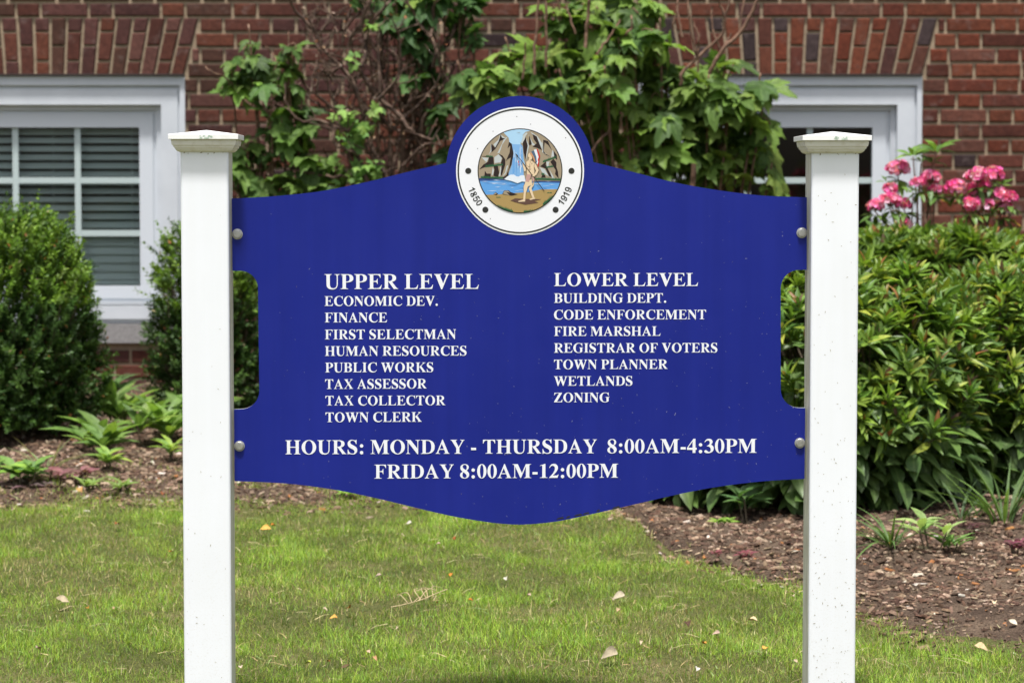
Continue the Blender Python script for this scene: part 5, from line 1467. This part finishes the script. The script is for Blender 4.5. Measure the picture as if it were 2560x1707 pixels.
herb('weed', 'pale green weed alone on the mulch right of the right post', 'weed', *Q8(1845, 490), WK, 5, .085, [(.2, .30, .09), (.17, .27, .07), (.26, .35, .13)], .9, tall=.08, tiers=3, spread=.025)
herb('weed', 'narrow leaf sprout on the mulch beside the pale weed', 'weed', *Q8(1930, 470), [strip_leaf(.2, 5, .4, .5)], 7, .09, [(.12, .22, .05)], 1.4, tall=.03, tiers=2, spread=.015)
herb('red_leaf_plant', 'purple red seedling on shaded mulch under the shrubs right of the right post', 'plant', *Q8(2075, 390), OVATES, 8, .032, [(.085, .025, .035), (.06, .022, .03)], .5, tall=.03, tiers=5, spread=.045)
herb('red_leaf_plant', 'crimson seedling at the right edge on the mulch', 'plant', *Q8(2300, 500), OVATES, 7, .04, [(.17, .035, .07), (.11, .03, .045)], .7, tall=.045, tiers=3, spread=.03)
herb('red_leaf_plant', 'tiny crimson seedling on the mulch left of the right post', 'plant', *Q8(760, 530), OVATES, 7, .025, [(.2, .05, .07)], .6, tall=.02, tiers=4, spread=.035)
herb('weed', 'dark green star shaped weed under the shrub left of the right post', 'weed', *Q8(820, 310), WK, 9, .09, [(.085, .17, .05), (.07, .14, .045)], .8, tall=.09, tiers=2, spread=.02)
herb('weed', 'little yellow green weed on the mulch below the sign', 'weed', *Q8(690, 335), OVATES, 7, .03, [(.2, .33, .05)], .6, tall=.02, tiers=3, spread=.02)
herb('weed', 'yellow green weed where mulch meets lawn under the left part of the sign', 'weed', 845, 1250, OVATES, 6, .04, [(.22, .34, .06)], .8, tall=.02, tiers=3, spread=.03)

def blade(w_=.05, n=5, curl=.6):
    return strip_leaf(w_, n, .5, curl, .25, .8)
def tussock(label, u, v, n, L, pal, up, group=None, spread=.02):
    b = gp(u, v); b[2] = float(mulch_z(b[0], b[1]))
    o = plant('grass_tussock', label, 'grass clump', b, group)
    th = RNG.uniform(0, 6.28, n)
    d = np.stack([np.cos(th), np.sin(th), up * RNG.uniform(.5, 1.6, n)], 1)
    P = b + np.stack([np.cos(th), np.sin(th), np.zeros(n)], 1) * spread * RNG.random((n, 1)) - np.array([0, 0, .008])
    part(o, 'blades', scatter([blade(.05, 6, .55), blade(.045, 6, .9), blade(.05, 6, .3)], P, d, np.tile([0, 0, 1.], (n, 1)), L * RNG.uniform(.55, 1.1, n), palette(pal, n)), M_GRASS)
    return o
tussock('arching grass clump on the mulch just right of the right white post', *Q8(1615, 450), 24, .23, [(.09, .155, .045), (.12, .19, .06), (.07, .125, .04)], 1.3)
tussock('tall upright grass clump under the shrubs at the right edge', *Q8(2240, 320), 20, .27, [(.08, .14, .035), (.10, .17, .04), (.06, .11, .03)], 2.4, spread=.07)
tussock('thin grass clump in shade under the shrubs, between the two clumps on the right', *Q8(2000, 300), 14, .22, [(.05, .09, .03), (.07, .115, .04)], 1.5, spread=.05)
tussock('weedy grass tuft before the large boxwood', *Q6(230, 1370), 12, .16, [(.16, .22, .09), (.3, .28, .16)], 1.6, spread=.05)

# --- lawn turf
def turf():
    def batch(n, x0, x1, y0, y1):
        x = RNG.uniform(x0, x1, n); y = RNG.uniform(y0, y1, n)
        eb = edge_y(x) + .05 * np.sin(9 * x) + .03 * np.sin(23 * x + 1) + RNG.normal(size=n) * .05
        sparse = np.clip((eb - y) / .16, 0, 1)
        barren = np.clip((x - .95) / .5, 0, 1) * np.clip(1 - (eb - y) / .5, 0, 1)
        k = (y < eb) & (RNG.random(n) < .35 + .65 * sparse) & (RNG.random(n) > .4 * barren)
        g = np.sin(11 * x + 2 * np.sin(13 * y)) * np.sin(9 * y + 2 * np.sin(8 * x)) + .5 * np.sin(31 * x) * np.sin(27 * y)
        wild = (y >= eb) & (y < eb + .55) & (x < -.35) & (g > .1) & (RNG.random(n) < .6 * np.clip(1.1 - (y - eb) / .55, 0, 1))
        k |= wild
        return x[k], y[k]
    x1, y1 = batch(560000, -2.1, 2.3, 5.45, 9.6)
    x2, y2 = batch(60000, -3.6, 3.6, 4.2, 9.6)
    x, y = np.concatenate([x1, x2]), np.concatenate([y1, y2])
    n = len(x)
    cl = (np.sin(7.3 * x + 2.1 * np.sin(5.1 * y)) * np.sin(6.1 * y + 1.7 * np.sin(6.7 * x + 1)) + .6 * np.sin(17 * x + 3 * np.sin(9 * y)) * np.sin(15 * y + 2 * np.sin(13 * x)))
    dry = np.clip(.42 + .30 * np.sin(1.9 * x + 2.3 * y + 1.2 * np.sin(2.7 * y)) - .25 * cl + .25 * np.exp(-((x + 1.25) ** 2 + (y - 7.7) ** 2 * .4) * 2.2) + .3 * np.exp(-((edge_y(x) - y) / .3) ** 2), 0, 1)
    z = np.where(y > edge_y(x), np.maximum(G(x, y), mulch_z(x, y)), G(x, y)) - .004
    h = np.clip(.022 + .009 * cl + RNG.normal(size=n) * .008 + .02 * (RNG.random(n) < .03), .008, .07)
    th = RNG.uniform(0, 6.28, n); lean = np.abs(RNG.normal(size=n) * .9)
    d = np.stack([np.cos(th) * lean, np.sin(th) * lean, np.ones(n)], 1); d = unit(d)
    c = palette([(.20, .30, .034), (.14, .24, .032), (.25, .35, .04), (.31, .37, .06), (.17, .28, .045)], n, .35) * (np.array([.87, .90, .88]) * (1 + .34 * np.clip(cl, -1, 1) + .12 * np.sin(37 * x + 5 * np.sin(31 * y)) * np.sin(41 * y))[:, None])
    s = RNG.random(n) < .04 + .36 * dry ** 2
    c[s] = palette([(.42, .35, .16), (.34, .29, .12), (.52, .44, .24), (.27, .19, .085)], s.sum(), .25)
    lying = RNG.random(n) < np.where(s, .35, .05)
    d[lying] = unit(np.stack([np.cos(th), np.sin(th), np.full(n, .12)], 1)[lying])
    t = strip_leaf(.10, 2, .3, .35, .15, .8)
    tv = np.array([(-.5, 0, 0), (.5, 0, 0), (-.42, .5, -.06), (.42, .5, -.06), (0, 1, -.3)]); tf = np.array([(0, 1, 3), (0, 3, 2), (2, 3, 4)]); tw = np.zeros(5)
    wd = RNG.uniform(.0010, .0019, n)
    pos = np.stack([x, y, z], 1)
    up = np.stack([-np.sin(th), np.cos(th), np.zeros(n)], 1)
    up = unit(np.cross(d, up)) + 1e-4
    v, f, cc = scatter([(tv, tf, tw)], pos, d, up, h, c, wscale=wd / h)
    tag(link('turf_grass', mesh_np('turf_grass', v, f, M_GRASS, cc)), 'short patchy green and straw coloured lawn grass', 'grass', kind='stuff')
    # longer straw stalks and coarse blades lying loose on the lawn
    n = 2600
    x, y = RNG.uniform(-2.2, 2.3, n), RNG.uniform(5.5, 8.8, n); k = y < edge_y(x) + .1; x, y = x[k], y[k]; n = len(x)
    th = RNG.uniform(0, 6.28, n)
    d = unit(np.stack([np.cos(th), np.sin(th), RNG.uniform(.0, .5, n)], 1))
    L = RNG.uniform(.012, .07, n)
    v, f, cc = scatter([(tv, tf, tw)], np.stack([x, y, G(x, y) + .018], 1), d, np.tile([0, 0, 1.], (n, 1)) + RNG.normal(size=(n, 3)) * .2, L, palette([(.42, .35, .2), (.36, .30, .16), (.2, .27, .1), (.32, .23, .11)], n), wscale=RNG.uniform(.0012, .0026, n) / L)
    tag(link('loose_straw', mesh_np('loose_straw', v, f, M_LITTER, cc)), 'loose straw stalks strewn over the lawn grass', 'straw', kind='stuff')
turf()

# --- bark mulch
def mulch():
    n = 150000
    x, y = RNG.uniform(-2.9, 3.1, n), RNG.uniform(6.0, 11.5, n)
    k = (RNG.random(n) < np.clip(1.45 - .14 * (y - 6), .35, 1)) & (y > edge_y(x) - .10 - .12 * (x > .8) + RNG.normal(size=n) * .10) & (np.abs(x) < .45 * (y - 5.5) + 1.5)
    fine = (np.clip((x - .9) / .4, 0, 1) * np.clip(1 - (y - edge_y(x)) / .55, 0, 1))
    k &= RNG.random(n) > .35 * fine
    x, y = x[k], y[k]; n = len(x); fine = fine[k]
    tv = np.array([(-.5, 0, 0), (.5, .05, 0), (.42, 1, 0), (-.35, .93, 0), (-.4, .1, .16), (.4, .15, .2), (.3, .85, .22), (-.25, .8, .18)])
    tf = tri([(4, 5, 6, 7), (0, 1, 5, 4), (1, 2, 6, 5), (2, 3, 7, 6), (3, 0, 4, 7)])
    th = RNG.uniform(0, 6.28, n)
    d = unit(np.stack([np.cos(th), np.sin(th), RNG.normal(size=n) * .22], 1)); up = unit(np.tile([0, 0, 1.], (n, 1)) + RNG.normal(size=(n, 3)) * .5)
    L = np.exp(np.clip(RNG.normal(size=n) * .5, -1.1, .9) - 4.25) * np.where(fine > .4, .6, 1.0)
    c = palette([(.09, .053, .036), (.135, .085, .058), (.045, .026, .018), (.20, .136, .092), (.26, .19, .135), (.105, .066, .045)], n, .3)
    s = RNG.random(n) < .045
    c[s] = palette([(.40, .31, .22), (.34, .24, .17), (.45, .39, .33), (.30, .13, .05)], s.sum())
    z = np.where(y > edge_y(x), mulch_z(x, y), G(x, y)) + .002
    w_ = RNG.uniform(.14, .38, n)
    v, f, cc = scatter([(tv, tf, np.zeros(8))], np.stack([x, y, z], 1) - d * (L * .5)[:, None], d, up, L, c, wscale=w_)
    tag(link('bark_chips', mesh_np('bark_chips', v, f, M_CHIP, cc)), 'brown shredded bark mulch covering the planting bed', 'mulch', kind='stuff')
mulch()

# --- fallen leaves and bits, each a thing of its own
TAN, PALE, ORANGE, RUST, DARK, YELL, PINK, WHITE = (.32, .22, .12), (.36, .29, .19), (.48, .17, .028), (.24, .07, .02), (.07, .036, .024), (.55, .30, .07), (.38, .27, .21), (.46, .43, .35)
def fallen(label, u, v, px, colr, kind='leaf', tilt=.25, dark=None):
    b = gp(u, v)
    if b[1] > edge_y(b[0]): b[2] = float(mulch_z(b[0], b[1])) + .008
    else: b[2] += .027
    L = px / FPX * b[1] * 1.05
    th = RNG.uniform(0, 6.28) if kind != 'stick' else RNG.choice([0, math.pi]) + RNG.normal() * .5
    d = unit(np.array([[math.cos(th), math.sin(th) * (2.2 if kind == 'leaf' else 1), RNG.uniform(-.1, tilt)]])); up = unit(np.array([[RNG.normal() * .3, -.45 + RNG.normal() * .25, 1.0]]))
    if kind == 'stick':
        t = strip_leaf(.16, 4, .3, RNG.uniform(-.1, .2), .3, .5); nm = 'wood_chip'
    else:
        t = strip_leaf(RNG.uniform(.5, .75), 6, RNG.uniform(.5, 1.1), RNG.uniform(-.5, .7), .45, 1.0); nm = 'wood_chip' if ' chip' in label else 'fallen_leaf'
    tv = t[0].copy(); tv[:, 2] += RNG.normal(size=len(tv)) * .03
    tv[:, 1] -= .5
    cc = np.repeat(np.array([[*colr]]), len(tv), 0) * RNG.uniform(.88, 1.12, (len(tv), 1))
    R = frames(d, up)[0]
    vv = (tv * L) @ R.T
    c4 = np.hstack([cc, np.zeros((len(cc), 1))])
    # a thin solid: top and underside
    nn = np.array([0, 0, .0006])
    V = np.vstack([vv, vv - nn]); F = np.vstack([t[1], t[1][:, ::-1] + len(vv)])
    o = link(nm, mesh_np(nm, V, F, M_LITTER, np.vstack([c4, c4]), True), None, b)
    tag(o, label, 'leaf' if nm == 'fallen_leaf' else 'wood chip', 'fallen leaves on the lawn' if nm == 'fallen_leaf' else 'pale wood chips')
    return o
A6 = lambda x, y: (x / 2.815, 1150 + y / 2.815)
A7 = lambda x, y: (560 + x / 2.94, 1230 + y / 2.94)
FALL = [
 ('long pale flake on the lawn left of the left post', A6(438, 1060), 34, PALE, 'leaf'), ('bright orange leaf scrap below the pale flake, left of the left post', A6(620, 1110), 15, ORANGE, 'leaf'),
 ('rust red curled leaf high on the lawn left of the left post', A6(825, 502), 16, RUST, 'leaf'), ('rust brown leaf on the soil edge close to the left post', A6(1148, 292), 24, RUST, 'leaf'),
 ('small orange scrap close to the left post, mid lawn', A6(1200, 708), 12, ORANGE, 'leaf'), ('white and orange scrap at the far left of the lawn', A6(398, 802), 14, WHITE, 'leaf'),
 ('tiny tan leaf right of the orange scrap on the left lawn', A6(802, 1116), 14, TAN, 'leaf'), ('flat pinkish brown leaf at the bottom left of the lawn', A6(272, 1390), 22, (.36, .26, .2), 'leaf'),
 ('straw pale chip at the upper left of the lawn', A6(440, 462), 13, PALE, 'leaf'), ('orange brown leaf lying on the soil before the red foliage', A6(560, 243), 30, (.45, .24, .1), 'leaf'),
 ('mustard yellow leaf right of the left post', A7(305, 335), 26, YELL, 'leaf'), ('orange scrap touching the mustard leaf', A7(362, 302), 15, ORANGE, 'leaf'),
 ('white oval petal under the lowest point of the sign', A7(1363, 283), 14, WHITE, 'leaf'), ('cream scrap under the middle of the sign', A7(1287, 478), 12, PALE, 'leaf'),
 ('pink white scrap right of the cream one', A7(1570, 440), 15, PINK, 'leaf'), ('brown leaf lying flat below the sign bottom', A7(1700, 408), 18, RUST, 'leaf'),
 ('grey brown curled leaf mid lawn below the sign', A7(1125, 675), 24, (.34, .26, .2), 'leaf'), ('orange upright leaf mid lawn, right of centre', A7(1668, 682), 16, ORANGE, 'leaf'),
 ('white sliver right of the orange upright leaf', A7(2070, 697), 18, WHITE, 'leaf'), ('pinkish white crumpled leaf right of the dried stalk', A7(2243, 827), 17, PINK, 'leaf'),
 ('small orange scrap right of the dried stalk', A7(1812, 862), 11, ORANGE, 'leaf'), ('orange scrap beside the dried stalk', A7(1566, 890), 9, ORANGE, 'leaf'), ('orange brown leaf, half dark, on the lawn right of the left post', A7(918, 920), 24, (.4, .15, .03), 'leaf'),
 ('cream leaf left of the orange brown leaf', A7(742, 930), 15, PALE, 'leaf'), ('bright yellow leaf with a notched top near the left post', A7(806, 995), 19, YELL, 'leaf'),
 ('pale dot of leaf in the lower middle of the lawn', A7(1272, 1070), 10, PALE, 'leaf'), ('light brown curled leaf in the lower middle of the lawn', A7(1066, 1258), 15, (.42, .3, .2), 'leaf'),
 ('tan folded leaf beside the curled one, lower middle', A7(1110, 1292), 18, (.36, .2, .1), 'leaf'), ('yellow green leaf low on the lawn', A7(617, 1328), 22, (.34, .38, .05), 'leaf'), ('dark brown green leaf at the bottom edge', A7(892, 1372), 22, (.12, .08, .04), 'leaf'),
 ('white and brown leaf at the foot of the left post', A7(122, 1368), 20, (.5, .4, .3), 'leaf'), ('rust orange scrap low on the lawn beside the yellow green leaf', A7(768, 1318), 12, RUST, 'leaf'),
 ('pale cupped leaf right of centre, upper of two', Q8(105, 742), 31, (.36, .31, .22), 'leaf'), ('tan cupped leaf below the pale cupped one', Q8(104, 823), 21, (.36, .26, .15), 'leaf'),
 ('curled tan leaf standing on edge before the right post', Q8(843, 875), 27, (.5, .38, .22), 'leaf'), ('dark brown twisted leaf right of centre', Q8(487, 890), 25, DARK, 'leaf'),
 ('orange leaf low right of centre, the left of two', Q8(577, 1010), 20, (.55, .24, .05), 'leaf'), ('amber leaf low before the right post', Q8(917, 1035), 23, (.60, .30, .06), 'leaf'),
 ('largest pale leaf, at the bottom right of centre', Q8(55, 1072), 42, (.33, .28, .19), 'leaf'), ('pinkish curled leaf between the amber and dark brown leaves', Q8(648, 946), 17, PINK, 'leaf'),
 ('light tan scrap low right of centre', Q8(228, 998), 15, PALE, 'leaf'), ('pale leaf touching the right post', Q8(1070, 742), 20, PALE, 'leaf'), ('pale grey leaf at the bottom edge right of centre', Q8(540, 1150), 24, (.5, .47, .4), 'leaf'), ('pale scrap low beside the right post', Q8(1086, 1115), 13, PALE, 'leaf'),
 ('tan leaf on bare soil far right', Q8(2188, 779), 18, (.55, .44, .28), 'leaf'), ('pale scrap on bare soil right of the right post', Q8(1752, 716), 15, PALE, 'leaf'), ('cream leaf at the far right where soil meets grass', Q8(2290, 890), 24, (.5, .44, .33), 'leaf'),
 ('crumpled tan leaf in the grass right of the right post', Q8(2108, 1022), 36, (.42, .32, .18), 'leaf'), ('orange leaf at the right edge on the mulch', Q8(2262, 572), 26, (.5, .24, .1), 'leaf'), ('white crumpled flake on the mulch at the far right', Q8(2112, 533), 28, WHITE, 'leaf'),
 ('pale stick chip on the mulch left of the right post', Q8(717, 447), 30, PALE, 'stick'), ('white wood chip touching the right post', Q8(1088, 496), 26, WHITE, 'stick'), ('pale chip below the white one beside the right post', Q8(1028, 528), 17, WHITE, 'stick'),
 ('long pale chip on the mulch behind the bare soil', Q8(2040, 490), 44, PALE, 'stick'), ('grey chip on bare soil right of the right post', Q8(1775, 697), 42, (.45, .40, .34), 'stick'), ('slanted tan chip below the sign on the mulch', Q8(540, 295), 52, (.36, .27, .2), 'stick'), ('cream round chip on the mulch left of the right post', Q8(962, 515), 22, (.55, .5, .32), 'leaf'),
 ('white chip high on the soil by the left post', A6(1072, 82), 12, WHITE, 'leaf'), ('white chip at the foot of the panel right of the left post', A6(1683, 205), 11, WHITE, 'leaf')]
for lb, (u, v), px, c, kd in FALL:
    fallen(lb, u, v, px, c, kd)

def dried_stalk():
    pts = lambda s: np.array([gp(*A7(x, y)) + np.array([0, 0, h]) for x, y, h in s])
    lines = []
    main = pts([(1225, 922, .028), (1330, 912, .032), (1450, 890, .036), (1560, 868, .045), (1640, 850, .05)])
    lines.append((smooth_line(main, 14), .0011))
    for a, b, c in (((1450, 890), (1400, 860), (1425, 830)), ((1490, 880), (1450, 840), (1520, 835)), ((1540, 872), (1530, 830), (1590, 822)), ((1380, 905), (1350, 880), (1300, 868)), ((1520, 876), (1560, 900), (1540, 918)), ((1480, 884), (1440, 910), (1400, 925)), ((1430, 893), (1500, 850), (1560, 845)), ((1590, 862), (1600, 885), (1620, 870)), ((1500, 880), (1480, 850), (1415, 848)), ((1350, 910), (1300, 895), (1270, 880))):
        lines.append((smooth_line(pts([(*a, .035), (*b, .05), (*c, .045)]), 8), .0009))
    v, f = tubes(lines, 5)
    b = gp(*A7(1430, 890))
    m = mat('dry_straw', (.50, .38, .22), .8)
    tag(link('dried_stalk', mesh_np('dried_stalk', v - b, f, m, None, True), None, b), 'dried branched straw coloured stalk lying on the lawn', 'stalk')
dried_stalk()
